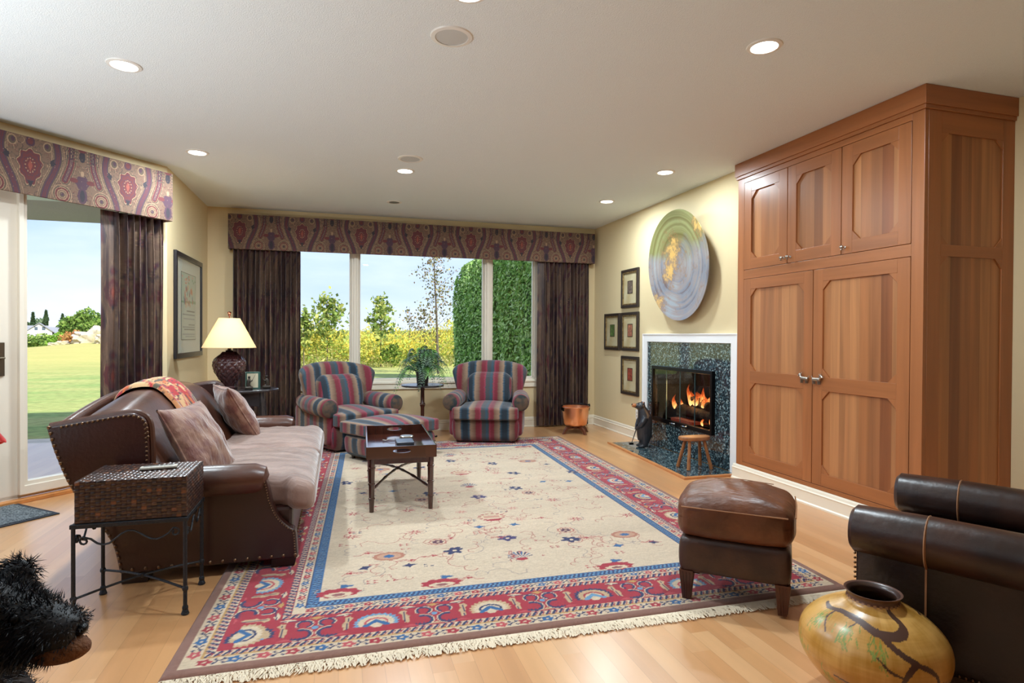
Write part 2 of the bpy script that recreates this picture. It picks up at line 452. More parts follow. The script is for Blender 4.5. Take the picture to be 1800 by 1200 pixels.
# the wide window: outer frame, two mullions, sashes, sill
b = MB()
b.ring([(WX0, WZ0), (WX1, WZ0), (WX1, WZ1), (WX0, WZ1)], [(WX0 + .07, WZ0 + .03), (WX1 - .09, WZ0 + .03), (WX1 - .09, WZ1 - .05), (WX0 + .07, WZ1 - .05)], 1, BK + .02, BK + .12)
for x0, x1 in ((.145, .235), (1.865, 1.965)):
    b.box((x0, BK + .015, WZ0 + .02), (x1, BK + .12, WZ1 - .03))
    b.box((x0 + .028, BK + .003, WZ0 + .02), (x1 - .028, BK + .03, WZ1 - .03))
win = struct(b.build('window_1', M_winframe, smooth=False, bevel=.004))
for x0, x1 in ((-.49, .145), (.235, 1.865), (1.965, 2.57)):
    MB().ring([(x0, .66), (x1, .66), (x1, 2.42), (x0, 2.42)], [(x0 + .022, .685), (x1 - .022, .685), (x1 - .022, 2.4), (x0 + .022, 2.4)], 1, BK + .05, BK + .1).build('window_sash', M_winframe, win, smooth=False, bevel=.002)
    MB().box((x0, BK + .075, .67), (x1, BK + .081, 2.41)).build('window_pane', M_glass, win, smooth=False)
MB().box((WX0 - .06, BK - .035, .615), (WX1 + .04, BK + .03, .645)).box((WX0 - .03, BK - .022, .545), (WX1 + .02, BK - .001, .615)).build('window_sill', M_trim, win, smooth=False, bevel=.005)

# baseboards
def base(name, L, loc, rz, hgt=.135):
    prof = [(0, 0), (-.026, 0), (-.026, .012), (-.016, .02), (-.014, .09), (-.018, .098), (-.01, .104), (-.008, .125), (-.002, hgt), (0, hgt)]
    return struct(MB().prism(prof, 0, 0, L).build(name, M_trim, smooth=False, loc=loc, rz=rz))
base('baseboard_back', RX + 1.49, (-1.49, BK, 0), 0)
base('baseboard_right', BK - 6.29, (RX, BK, 0), -PI / 2)
base('baseboard_left', BK - BX[1], (-1.49, BX[1], 0), PI / 2)
base('baseboard_right_front', 5.7, (RX2, 2.72, 0), -PI / 2)

# ------------------------------------------------------------------ ceiling fittings
M_ringw = mat('white_ring', rgb(236, 234, 230), .4)
M_bulb = mat('lamp_disc', (1, 1, 1), .5, emit=((1, .95, .86), 9))
M_baffle = mat('can_baffle', rgb(225, 222, 214), .35)
M_grille = mat('speaker_cloth', rgb(212, 214, 214), .8, bump=(900, .4))


def can(x, y, label, k=1.0):
    t = thing('recessed_light', label, 'ceiling light', (x, y, H), 0, 'round downlights in the white ceiling')
    MB().lathe([(.064, -.001), (.068, -.008), (.086, -.005), (.089, 0)], n=40).build('trim_ring', M_ringw, t)
    MB().lathe([(0, -.0045), (.060, -.0045), (.064, -.001)], n=32).build('diffuser', M_bulb, t)
    disc_light('downlight', (0, 0, -.012), CAN_POWER * k, .14, parent=t)


can(-1.16, 3.83, 'round downlight in the ceiling in front of the valance over the glass door')
can(-1.13, 5.48, 'round downlight in the ceiling nearest the corner with the black framed picture', 1.2)
can(.575, 5.53, 'round downlight close behind the smaller looking round speaker grille', 1.35)
can(.54, 2.58, 'round downlight cut off by the top edge of the photo, beside the large speaker grille')
can(2.11, 2.62, 'round downlight in front of the tall wooden cabinet, the largest one lit')
can(2.86, 4.87, 'round downlight between the cabinet and the round wall platter', .6)
can(2.86, 6.11, 'round downlight nearest the four small framed prints', .85)

def speaker(x, y, label):
    t = thing('ceiling_speaker', label, 'speaker', (x, y, H), 0, 'round speakers set in the ceiling')
    MB().lathe([(.083, 0), (.083, -.008), (.103, -.006), (.107, 0)], n=48).build('trim_ring', M_ringw, t)
    MB().lathe([(0, -.006), (.04, -.006), (.083, -.004)], n=48).build('grille', M_grille, t)
speaker(.54, 2.985, 'large looking round grey speaker grille near the top edge, nearest the camera')
speaker(.578, 5.14, 'round grey speaker grille farther off, just in front of a downlight')
t = thing('eyeball_light', 'small unlit swivel downlight in the ceiling above the window valance', 'ceiling light', (.594, 6.86, H))
MB().lathe([(.06, 0), (.062, -.008), (.082, -.006), (.085, 0)], n=36).build('trim_ring', M_ringw, t)
MB().lathe([(0, -.012), (.03, -.012), (.055, -.006), (.06, 0)], n=30).build('eyeball', mat('eyeball_grey', rgb(120, 118, 112), .4), t)

# ------------------------------------------------------------------ paisley cloth tile
TAN, PUR, RED_, DK, LT, OLV = rgb(106, 82, 66), rgb(70, 46, 58), rgb(92, 42, 42), rgb(46, 40, 46), rgb(144, 116, 90), rgb(80, 66, 54)
P = Canvas(.69, .69, .0025, TAN)
def smooth_path(pts, n=8):
    P_ = [np.array(p, float) for p in pts]; P_ = [2 * P_[0] - P_[1]] + P_ + [2 * P_[-1] - P_[-2]]; out = []
    for i in range(1, len(P_) - 2):
        for k in range(n):
            t = k / n; a, b, c, d = P_[i - 1:i + 3]
            out.append(.5 * ((2 * b) + (-a + c) * t + (2 * a - 5 * b + 4 * c - d) * t * t + (-a + 3 * b - 3 * c + d) * t ** 3))
    out.append(P_[-2]); return [tuple(q) for q in out]


for k in range(420):     # fine scrolling ground behind the big motifs
    P.at(rng.uniform(0, .69), rng.uniform(0, .69), rng.uniform(0, 6.28), rng.uniform(.5, 1.2)); P.line(arc(0, 0, .02, 0, 3.4, 8), .003, [LT, OLV, DK, OLV, RED_][k % 5])
def paisley_half(P, ox, oy):
    for fl in (1, -1):
        P.at(ox, oy, 0, 1, fl)
        # long S-shaped stripes sweeping down past the medallion
        t = np.linspace(0, 1, 26)
        S1 = np.array(smooth_path([(.150, .26), (.172, .17), (.178, .08), (.150, -.02), (.110, -.11), (.085, -.20), (.080, -.30)], 8))
        for w_, c in ((.084, LT), (.078, TAN), (.068, OLV), (.062, LT), (.056, OLV), (.042, PUR), (.018, RED_), (.006, PUR)): P.line(S1, w_, c)
        S2 = np.array(smooth_path([(.262, .27), (.272, .16), (.262, .06), (.232, -.03), (.224, -.055)], 8))
        for w_, c in ((.074, LT), (.068, OLV), (.050, LT), (.046, RED_), (.024, PUR), (.010, LT), (.006, PUR)): P.line(S2, w_, c)
        # scroll rings low down
        for r, c in ((.066, LT), (.061, OLV), (.052, LT), (.048, RED_), (.036, LT), (.032, TAN), (.022, LT), (.018, OLV), (.010, PUR)):
            P.ell(.205, -.165, r, r * 1.1, c)
        P.ell(.11, .155, .03, .036, LT); P.ell(.11, .155, .023, .028, OLV); P.ell(.105, .16, .012, .016, PUR)
        P.poly([(.13, .02), (.17, .045), (.15, .06), (.16, .085), (.125, .06)], DK)
        for k in range(5):
            P.line(arc(.345, .13, .07 + .012 * k, 2.2, 3.4, 8), .004, DK)
paisley_half(P, .345, .30)
P.at(.345, .30)
for s_, c in ((1.14, OLV), (1.06, LT), (1.0, RED_), (.86, PUR), (.80, RED_), (.56, PUR), (.50, RED_)):
    t = np.linspace(0, 2 * PI, 61)[:-1]
    r = .092 * s_ * (1 + .09 * np.cos(9 * t))
    P.poly(np.stack([r * np.sin(t) * .80 * (1 + .16 * np.cos(t)), r * np.cos(t) * (1.18 + .30 * (np.cos(t) < 0) * np.abs(np.cos(t)) ** 2)], 1), c)
P.poly([(0, -.16), (-.02, -.11), (.02, -.11)], DK)
for k in range(12):
    P.ell(.030 * math.sin(k * PI / 6), .050 * math.cos(k * PI / 6), .005, .005, LT)
P.poly([(0, .04), (-.014, 0), (0, -.05), (.014, 0)], rgb(132, 66, 54)); P.ell(0, .17, .03, .035, PUR); P.ell(0, .17, .018, .022, RED_)
for ox in (0, .69):      # dark crossed motif between the medallions
    P.at(ox, .30)
    P.ell(0, -.05, .05, .05, PUR, wob=.12, k=6); P.ell(0, -.15, .035, .06, PUR); P.ell(0, -.15, .018, .045, DK); P.ell(-.06, -.04, .03, .018, RED_); P.ell(.06, -.04, .03, .018, RED_)
    P.ell(0, .15, .022, .045, DK); P.ell(0, .20, .03, .02, RED_); P.ell(0, .02, .012, .02, LT)
    for k in range(4):
        P.ell(-.05, .18 - .025 * k, .022, .006, OLV); P.ell(.05, .18 - .025 * k, .022, .006, OLV)
P.T = None
for k in range(300):
    x, y = rng.random(2) * .69; P.ell(x, y, .0025, .0025, [LT, OLV, DK][k % 3], n=6)
PAIS = P
DRAPE = Canvas(.69, .69, .0025, TAN); DRAPE.a = sum(np.roll(P.a[:-1, :-1], k, 1) for k in range(-7, 8)) / 15; DRAPE.a = np.pad(DRAPE.a, ((0, 1), (0, 1), (0, 0)), 'wrap')

M_cloth = mat('paisley_cloth', vc=True, rough=.85, sheen=.15, bump=(500, .15))


def valance(name, label, x0, x1, z0, z1, dep, loc, rz, ph=0.0):
    """upholstered pelmet box: front, two returns, padded bottom edge"""
    t = thing(name, label, 'valance', loc, rz, 'paisley upholstered valances')
    path = [(x0, 0)] + [(x0, -dep * k / 8) for k in range(1, 9)] + [(x0 + (x1 - x0) * k / 1500, -dep) for k in range(1, 1500)] + [(x1, -dep * (8 - k) / 8) for k in range(0, 9)]
    path = np.array(path); s = np.concatenate([[0], np.cumsum(np.hypot(*np.diff(path, axis=0).T))])
    nz_ = 140; hh = z1 - z0
    zs = np.concatenate([[z0 + .012, z0 + .004, z0], z0 + hh * np.linspace(.012, 1, nz_)]); off = np.concatenate([[.018, .010, .004], np.zeros(nz_)])
    G = np.zeros((len(path), len(zs), 3)); nx_ = np.zeros((len(path), 2))
    d = np.gradient(path, axis=0); d /= np.linalg.norm(d, axis=1)[:, None]; nrm = np.stack([-d[:, 1], d[:, 0]], 1)
    for j in range(len(zs)):
        G[:, j, :2] = path + nrm * off[j]; G[:, j, 2] = zs[j]
    U = np.repeat((s + ph)[:, None], len(zs), 1); V = np.repeat((zs - z0 + .085)[None, :], len(path), 0)
    grid_obj('fabric_face', G, PAIS.sample(U, V, True), M_cloth, t)
    MB().box((x0 + .004, -dep + .004, z1 - .012), (x1 - .004, 0, z1 - .002)).build('top_board', mat('board', rgb(150, 120, 90), .7), t, smooth=False)
    return t


valance('valance', 'long paisley upholstered valance spanning the wide back window', -1.245, 3.385, 2.235, 2.645, .15, (0, BK, 0), 0, .345 - .275 + .15 - .15)
valance('valance', 'paisley upholstered valance above the glass door at the left edge', -3.25, -.055, 2.225, 2.64, .16, dl, DA, .14)


def curtain(label, x0, x1, z0, z1, nf, loc, rz, seed, amp=.05, flat_l=0.0, flat_r=0.0, ph=0.0):
    """gathered drape: folds of uneven width hanging from the pelmet"""
    r = np.random.default_rng(seed); n = nf * 20; w = x1 - x0
    cuts = np.cumsum(r.uniform(.7, 1.3, nf)); cuts = np.concatenate([[0], cuts]) / cuts[-1]
    lo, hi = flat_l / w, 1 - flat_r / w; cuts = lo + cuts * (hi - lo)
    u = np.linspace(0, 1, n + 1); k = np.interp(u, cuts, np.arange(nf + 1)); inside = (u >= lo) & (u <= hi)
    A = amp * np.interp(k, np.arange(nf + 1), r.uniform(.65, 1.1, nf + 1)) * np.where(inside, 1, .12)
    wob = r.uniform(-1, 1, nf + 1)
    nz_ = 440; t_ = np.linspace(0, 1, nz_); zs = z1 - (z1 - z0) * t_
    G = np.zeros((n + 1, nz_, 3)); U = np.zeros((n + 1, nz_))
    for j in range(nz_):
        g = .75 + .25 * math.sin(min(t_[j] * 3, 1) * PI / 2)
        y = -.055 - A * g * np.sin(k * 2 * PI) - .006 * np.sin(7 * t_[j] + k)
        x = x0 + w * u + .012 * np.sin(k * 4 * PI) * g + .006 * np.interp(k, np.arange(nf + 1), wob) * t_[j]
        G[:, j, 0] = x; G[:, j, 1] = y; G[:, j, 2] = zs[j]
        U[:, j] = np.concatenate([[0], np.cumsum(np.hypot(np.diff(x), np.diff(y)))])
    V = np.repeat(zs[None, :], n + 1, 0)
    o = grid_obj('curtain', G, DRAPE.sample(U + ph, V + .1, True), M_curt)
    o.location = loc; o.rotation_euler = (0, 0, rz)
    return tag(o, label, 'curtain', 'paisley drapes under the valances')


M_curt = mat('paisley_drape', vc=True, rough=.5, sheen=.15, var=(rgb(136, 118, 132), 1.4, (18, 1, .6), .12), bump=(300, .1))
curtain('full length paisley drape behind the lamp, left of the wide window', -1.2, -.45, .02, 2.24, 13, (0, BK - .035, 0), 0, 3)
curtain('full length paisley drape behind the copper pot, right of the wide window', 2.57, 3.32, .02, 2.24, 12, (0, BK - .035, 0), 0, 8, flat_l=.09)
curtain('full length paisley drape at the right end of the glass door, behind the sofa', -.60, -.075, .02, 2.24, 7, dl, DA, 21, flat_l=.11, ph=.25)

# ================================================================== rug
RBL, RBR, RTR = np.array([-.615, 2.365]), np.array([2.405, 2.335]), np.array([2.60, 6.87])
RTL = RBL + (RTR - RBR); RW, RL = 3.02, 4.54
CREAM, RED, PINK, NAVY, BLUE, LBL, BRN, GOLD, SAND = rgb(228, 206, 174), rgb(178, 32, 56), rgb(204, 78, 88), rgb(34, 46, 98), rgb(38, 104, 160), rgb(110, 160, 196), rgb(152, 108, 92), rgb(206, 160, 92), rgb(208, 176, 136)
R = Canvas(RW, RL, .0056, BRN)


def rect(C, d, col):
    C.T = None; C.poly([(d, d), (RW - d, d), (RW - d, RL - d), (d, RL - d)], col)


rect(R, .048, CREAM); rect(R, .112, GOLD); rect(R, .118, CREAM); rect(R, .152, RED)
rect(R, .366, CREAM); rect(R, .396, RED); rect(R, .400, CREAM); rect(R, .452, NAVY); rect(R, .457, BLUE); rect(R, .505, NAVY); rect(R, .508, CREAM)
FIELD = [(.508, .508), (RW - .508, .508), (RW - .508, RL - .508), (.508, RL - .508)]
R.poly(FIELD, rgb(226, 206, 178))
# abrash: faint weft bands in the field
i0, i1 = int(.51 / R.res), int((RW - .51) / R.res); j0, j1 = int(.51 / R.res), int((RL - .51) / R.res)
bands = np.convolve(rng.normal(0, 1, j1 - j0 + 40), np.ones(18) / 18, 'same')[20:20 + j1 - j0]
R.a[i0:i1, j0:j1] *= (1 + .10 * bands)[None, :, None]


def sides():
    """frames of reference of the four borders: origin, heading, length"""
    return [(0, 0, 0, RW), (RW, 0, PI / 2, RL), (RW, RL, PI, RW), (0, RL, -PI / 2, RL)]


def b_pt(sd, s, d):
    x, y, a, L = sd
    return x + s * math.cos(a) - d * math.sin(a), y + s * math.sin(a) + d * math.cos(a)


for sd in sides():
    x, y, a, L = sd
    # barber-pole stripes
    for d, in ((.135,), (.381,)):
        s = d
        while s < L - d:
            px, py = b_pt(sd, s, d); R.at(px, py, a)
            R.line([(-.009, -.013), (.009, .013)], .0115, NAVY); R.line([(.004, -.013), (.018, .010)], .005, RED); s += .031
    # flowery guard stripes
    for d, sc in ((.080, 1.0), (.427, .8)):
        s = .05 + d; k = 0
        while s < L - .05 - d:
            px, py = b_pt(sd, s, d); R.at(px, py, a, sc)
            if k % 2 == 0:
                R.ell(0, 0, .025, .022, [RED, BLUE, PINK][k // 2 % 3], wob=.22, k=5); R.ell(0, 0, .007, .007, CREAM)
            else:
                for q in (-1, 1):
                    R.poly([(q * .004, 0), (q * .012, .022), (q * .026, .018)], NAVY); R.poly([(q * .006, -.004), (q * .03, -.012), (q * .016, -.022)], NAVY)
                R.line([(-.03, -.016), (.0, .004), (.03, .016)], .004, NAVY)
            s += .052 * sc; k += 1
    # zigzag on the blue stripe
    s = .46
    while s < L - .46:
        px, py = b_pt(sd, s, .481); R.at(px, py, a); R.line([(-.012, -.018), (0, .018), (.012, -.018)], .006, NAVY); R.line([(0, -.016), (.012, .016), (.024, -.016)], .004, LBL); s += .024
    # main border: palmettes, leaves and hooked scrolls on red
    n = max(2, round((L - .52) / .475)); st = (L - .52) / n
    for k in range(n + 1):
        px, py = b_pt(sd, .26 + st * k, .258); R.at(px, py, a, 1.0)
        if 0 < k < n or True:
            outer, inner = ((NAVY, SAND), (LBL, CREAM), (SAND, CREAM))[k % 3]
            t = np.linspace(-.45, PI + .45, 44); rr = .092 + .007 * np.cos(t * 22)
            R.poly(np.stack([rr * np.cos(t), rr * .86 * np.sin(t) - .018], 1), outer)
            rr = .076 + .006 * np.cos(t * 22)
            R.poly(np.stack([rr * np.cos(t), rr * .86 * np.sin(t) - .020], 1), inner)
            R.poly(np.stack([.052 * np.cos(t), .045 * np.sin(t) - .022], 1), (RED, PINK, NAVY)[k % 3])
            R.poly(np.stack([.042 * np.cos(t), .036 * np.sin(t) - .024], 1), CREAM)
            R.line([(-.045, -.045), (0, -.005), (.045, -.045)], .022, LBL if outer == NAVY else BLUE)
            R.ell(0, -.05, .022, .016, CREAM)
    for k in range(n):
        px, py = b_pt(sd, .26 + st * (k + .5), .258)
        for fl in (1, -1):
            R.at(px, py, a, 1.0, fl)
            R.line(arc(.045, .038, .030, -.6, 4.2), .013, NAVY); R.line(arc(.045, .038, .037, -.6, 4.2), .003, CREAM)
            R.line(arc(.055, -.050, .040, 1.4, 5.2), .015, NAVY); R.line(arc(.055, -.050, .049, 1.4, 5.2), .003, CREAM)
            for q in range(4):
                R.poly([(.03 + .016 * q, -.088), (.038 + .016 * q, -.068), (.046 + .016 * q, -.09)], NAVY)
            R.poly([(.115, -.06), (.135, -.05), (.14, .02), (.155, .04), (.14, .062), (.118, .055), (.122, .02), (.108, .0)], SAND)
            R.line([(.128, -.055), (.133, .045)], .004, NAVY)
            R.poly([(.075, .085), (.12, .07), (.15, .092), (.11, .098)], CREAM); R.line([(.0, .09), (.06, .07), (.14, .085)], .004, NAVY)
            R.poly([(.08, -.09), (.11, -.075), (.145, -.09)], PINK)
        R.ell(0, 0, .014, .014, LBL); R.poly([(0, .07), (.03, .09), (0, .098), (-.03, .09)], GOLD); R.poly([(-.03, -.095), (0, -.075), (.03, -.095)], SAND)
# field motifs
def star(x, y, c=RED, s=1.0):
    R.at(x, y, 0, s)
    for k in range(8):
        a_ = k * PI / 4 + .2; R.poly([(.012 * math.cos(a_ - .5), .012 * math.sin(a_ - .5)), (.072 * math.cos(a_), .058 * math.sin(a_)), (.012 * math.cos(a_ + .5), .012 * math.sin(a_ + .5))], c)
    R.ell(0, 0, .012, .012, CREAM)
def flower(x, y, c, s=1.0, w=.3, k=5):
    R.at(x, y, rng.uniform(0, 6), s); R.ell(0, 0, .05, .042, c, wob=w, k=k); R.ell(.008, 0, .012, .014, CREAM); R.ell(.045, .025, .018, .014, c)
def curl(x, y, s=1.0, an=0, c=None):
    c = c or rgb(190, 120, 104); R.at(x, y, an, s)
    R.line(arc(0, 0, .07, 0, 2.6), .005, c); R.line(arc(-.1, .03, .035, -.4, 3.6), .005, c); R.line([(.07, 0), (.10, -.04), (.15, -.03), (.16, .02)], .005, c)
for k in range(150):
    curl(rng.uniform(.6, RW - .6), rng.uniform(.6, RL - .6), rng.uniform(.5, 1.1), rng.uniform(0, 6), [rgb(196, 134, 118), rgb(188, 112, 100), rgb(178, 160, 150)][k % 3])
for k in range(120):
    x, y = rng.uniform(.56, RW - .56), rng.uniform(.56, RL - .56); R.at(x, y, 0, 1)
    c = (RED, rgb(190, 80, 80), NAVY, rgb(180, 90, 90))[k % 4]
    for q in range(rng.integers(1, 5)):
        R.ell(.035 * (q % 2), .024 * (q // 2), .009, .006, c, wob=.5, k=3)
for x, y in [[0.63, 1.86], [0.63, 1.38], [1.0, 1.85], [1.01, 1.37], [2.07, 1.85], [2.08, 1.37], [2.45, 1.84], [2.46, 1.36], [2.45, 3.59], [2.05, 3.62], [1.38, 3.72], [.62, 3.3], [1.0, 3.3]]: star(x, y)
for x, y in [[1.36, 1.72], [1.73, 1.72], [1.35, 1.47], [1.71, 1.46], [1.84, 2.8], [1.2, 2.8]]: star(x, y, rgb(206, 120, 116), .8)
for x, y in [[1.2, 0.99], [1.91, 1.0], [1.54, 1.12], [1.89, 2.25], [1.54, 2.07], [1.89, 3.2], [2.0, 2.76], [2.52, 2.68], [1.52, 3.41], [0.56, 2.76], [1.2, 3.2], [1.19, 2.25]]: flower(x, y, NAVY if x != 1.54 else rgb(60, 50, 110))
for x, y in [[0.71, 0.86], [0.94, 0.84], [0.69, 2.4], [0.92, 2.4], [2.16, 2.4], [2.38, 2.36], [2.39, 3.04], [2.15, 0.83], [2.38, 0.83], [1.42, 1.37], [1.65, 1.36], [.9, 3.0], [.7, 3.6]]:
    R.at(x, y, rng.uniform(-.6, .6), 1); R.poly([(-.04, 0), (-.01, .016), (0, .032), (.012, .016), (.045, .004), (.012, -.012), (0, -.03), (-.012, -.014)], BLUE if rng.random() < .5 else NAVY)
for x, y in [[1.13, 1.16], [1.94, 1.17], [1.95, 2.09], [1.12, 2.1]]:
    R.at(x, y); R.ell(0, 0, .055, .05, rgb(190, 110, 100), wob=.12, k=10); R.ell(0, 0, .045, .04, CREAM); R.ell(0, 0, .034, .03, rgb(96, 40, 70), wob=.2, k=7); R.ell(0, 0, .01, .01, CREAM)
for x, y in [[0.84, 1.0], [2.27, 1.0], [2.25, 3.22], [.84, 3.2]]:
    R.at(x, y); R.ell(0, 0, .088, .062, rgb(188, 124, 100), wob=.06, k=16); R.ell(0, 0, .066, .044, rgb(206, 160, 132)); R.ell(0, 0, .03, .022, BLUE, wob=.2, k=8)
for x, y in [[1.55, 0.82], [1.53, 2.43], [1.55, 3.7]]:
    R.at(x, y); R.ell(0, -.045, .035, .02, RED)
    for k in range(9):
        a_ = .25 + k * .33; R.poly([(.01 * math.cos(a_), -.03), (.075 * math.cos(a_ - .06), -.03 + .095 * math.sin(a_)), (.075 * math.cos(a_ + .12), -.03 + .095 * math.sin(a_ + .1))], BLUE if k % 2 else NAVY)
for x, y in [[1.08, 0.57], [0.59, 0.58], [2.01, 0.55], [2.4, 3.95], [1.1, 3.9]]:
    R.at(x, y); R.ell(0, .0, .10, .05, RED, wob=.12, k=9); R.ell(0, -.018, .065, .026, CREAM, wob=.12, k=9); R.ell(0, -.02, .03, .014, rgb(150, 90, 90)); R.ell(.03, .07, .03, .018, BLUE, wob=.3, k=3)
for x, y in [[1.54, 1.56], [1.54, 2.9]]:
    R.at(x, y); R.ell(0, 0, .10, .075, CREAM)
    for k in range(14):
        a_ = k * PI / 7; R.ell(.085 * math.cos(a_), .068 * math.sin(a_), .013, .008, RED)
    for q in range(3): R.line([(-.05, -.02 * q + .02), (.05, -.02 * q + .02)], .008, rgb(196, 84, 84))
    R.ell(0, -.07, .055, .02, RED, wob=.15, k=7)
for k in range(26):  # red outlined stems and branches
    x, y = rng.uniform(.6, RW - .7), rng.uniform(.6, RL - .7); R.at(x, y, rng.choice([0, PI / 2, PI]), rng.uniform(.7, 1.1), rng.choice([1, -1]))
    R.line([(0, 0), (.05, .012), (.09, -.02), (.13, .04), (.17, .04)], .004, rgb(190, 90, 88)); R.line([(0, .014), (.05, .026), (.088, -.004)], .004, rgb(190, 90, 88)); R.ell(.09, .01, .015, .01, RED, wob=.4, k=3)

R.T = None
I, J = np.meshgrid(np.arange(R.nx), np.arange(R.ny), indexing='ij'); u = I / (R.nx - 1); v = J / (R.ny - 1)
XY = RBL + u[..., None] * (RBR - RBL) + v[..., None] * (RTL - RBL)
ed = np.minimum(np.minimum(u * RW, (1 - u) * RW), np.minimum(v * RL, (1 - v) * RL))
Zr = .012 - .011 * np.clip(1 - ed / .018, 0, 1) ** 2 + rng.normal(0, .00025, u.shape)
Zr = Zr + .003 * np.clip(1 - np.abs(ed - .03) / .04, 0, 1)
M_rug = mat('rug_wool', vc=True, rough=.95, sheen=.25, bump=(900, .5), var=(rgb(226, 218, 214), 40, (1, 6, 1), .25))
rug = grid_obj('area_rug', np.dstack([XY, Zr]), np.clip(R.a * (1 + rng.normal(0, .05, R.a.shape[:2]))[..., None], 0, 1), M_rug, flip=False)
tag(rug, 'large red bordered rug with a cream field of scattered flowers', 'rug')
# fringe of knotted threads along the near edge
V_, Q_ = [], []
for k in range(1500):
    f = .004 + .992 * k / 1500 + rng.normal(0, .0006); p = RBL + f * (RBR - RBL); L_ = rng.uniform(.05, .085); dx = rng.normal(0, .02); w_ = rng.uniform(.0018, .0032)
    for q in range(6):
        t = q / 5; b_ = len(V_); c_ = np.array([p[0] + dx * t + .006 * math.sin(6 * t + k), p[1] - L_ * t, .004 + .005 * math.sin(PI * t) * rng.uniform(.2, 1.6) + .002])
        V_ += [c_ - [w_, 0, 0], c_ + [w_, 0, .0015]]
        if q: Q_.append((b_ - 2, b_ - 1, b_ + 1, b_))
raw_obj('fringe', np.array(V_), np.array(Q_), None, mat('fringe_thread', rgb(226, 208, 180), .9), rug)

# ================================================================== tall wooden cabinet
CA, CB, CC = rgb(160, 98, 56), rgb(192, 132, 84), rgb(140, 82, 48)
M_pl = woodmat('cherry_boards', CA, CB, CC, .082, 'XY', (1, 1, .05), .33, .3)
M_st = woodmat('cherry_stile', CA, CA, rgb(170, 106, 62), 4.0, 'XY', (1, 1, .05), .33, .22, offs=3.1)
M_ra = woodmat('cherry_rail', CA, CA, rgb(170, 106, 62), 4.0, 'XY', (.05, .05, 1), .33, .22, offs=3.1)
CX, CY0, CY1, CZT = 3.345, 2.74, 4.470, 2.60
cab = thing('cabinet', 'tall built-in wooden cabinet of five boarded doors beside the fireplace', 'cabinet', (0, 0, 0))
b = MB().box((CX + .03, CY0 + .012, .13), (RX2 + .0, CY1 - .0, CZT)).box((CX + .012, CY0 + .012, .13), (CX + .03, CY1, .15))
b.build('carcass', M_st, cab, smooth=False)
def Yc(y): return y
DU = [(3.875, 4.385), (3.355, 3.868), (2.825, 3.348)]
DL = [(3.605, 4.385), (2.825, 3.598)]
ZU, ZL = (1.812, 2.555), (.165, 1.730)
boxes('face_stile', [((CX, CY0, .13), (CX + .03, DU[2][0] - .003, CZT)), ((CX, DU[0][1] + .003, .13), (CX + .03, CY1, CZT))], M_st, cab, .002)
boxes('face_rail', [((CX, DU[2][0] - .003, z0), (CX + .03, DU[0][1] + .003, z1)) for z0, z1 in ((.13, ZL[0] - .003), (ZL[1] + .003, ZU[0] - .003), (ZU[1] + .003, CZT))], M_ra, cab, .002)
MB().box((CX - .022, CY0 - .022, 2.625), (RX2, CY1 + .022, 2.739)).box((CX - .012, CY0 - .012, 2.60), (RX2, CY1 + .012, 2.627)).build('crown', M_ra, cab, smooth=False, bevel=.003)


def octa(y0, y1, z0, z1, c):
    return [(y0 + c, z0), (y1 - c, z0), (y1, z0 + c), (y1, z1 - c), (y1 - c, z1), (y0 + c, z1), (y0, z1 - c), (y0, z0 + c)]


def rect8(y0, y1, z0, z1, c):
    return [(y0 + c, z0), (y1 - c, z0), (y1, z0 + c), (y1, z1 - c), (y1 - c, z1), (y0 + c, z1), (y0, z1 - c), (y0, z0 + c)]


def door(y0, y1, z0, z1, mids, knob):
    """boarded panel door; mids = heights of middle rails"""
    fw_ = .088; cuts = [z0] + mids + [z1]
    root = None; xf = CX - .001
    st = MB().box((xf + .017, y0, z0), (xf + .024, y1, z1)).build('door', M_st, cab, smooth=False)
    boxes('stile', [((xf, y0, z0), (xf + .018, y0 + fw_, z1)), ((xf, y1 - fw_, z0), (xf + .018, y1, z1))], M_st, st, .0015)
    RB = [((xf, y0 + fw_, z0), (xf + .018, y1 - fw_, z0 + fw_)), ((xf, y0 + fw_, z1 - fw_), (xf + .018, y1 - fw_, z1))]
    spans = []; prev = z0 + fw_
    for m_ in mids:
        RB.append(((xf, y0 + fw_, m_ - .05), (xf + .018, y1 - fw_, m_ + .05))); spans.append((prev, m_ - .05)); prev = m_ + .05
    spans.append((prev, z1 - fw_)); boxes('rail', RB, M_ra, st, .0015)
    c = .062
    for a_, b_ in spans:
        for (yy, zz, sy, sz) in ((y0 + fw_, a_, 1, 1), (y1 - fw_, a_, -1, 1), (y0 + fw_, b_, 1, -1), (y1 - fw_, b_, -1, -1)):
            tri = [(yy, zz), (yy + sy * c, zz), (yy, zz + sz * c)]
            if sy * sz < 0: tri = tri[::-1]
            MB().prism(tri, 0, xf + .001, xf + .018).build('corner_block', M_st, st, smooth=False, bevel=.001)
    for a_, b_ in spans:
        MB().box((xf + .0135, y0 + fw_ - .004, a_ - .004), (xf + .0175, y1 - fw_ + .01, b_ + .01)).build('board_panel', M_pl, st, smooth=False)
    return st


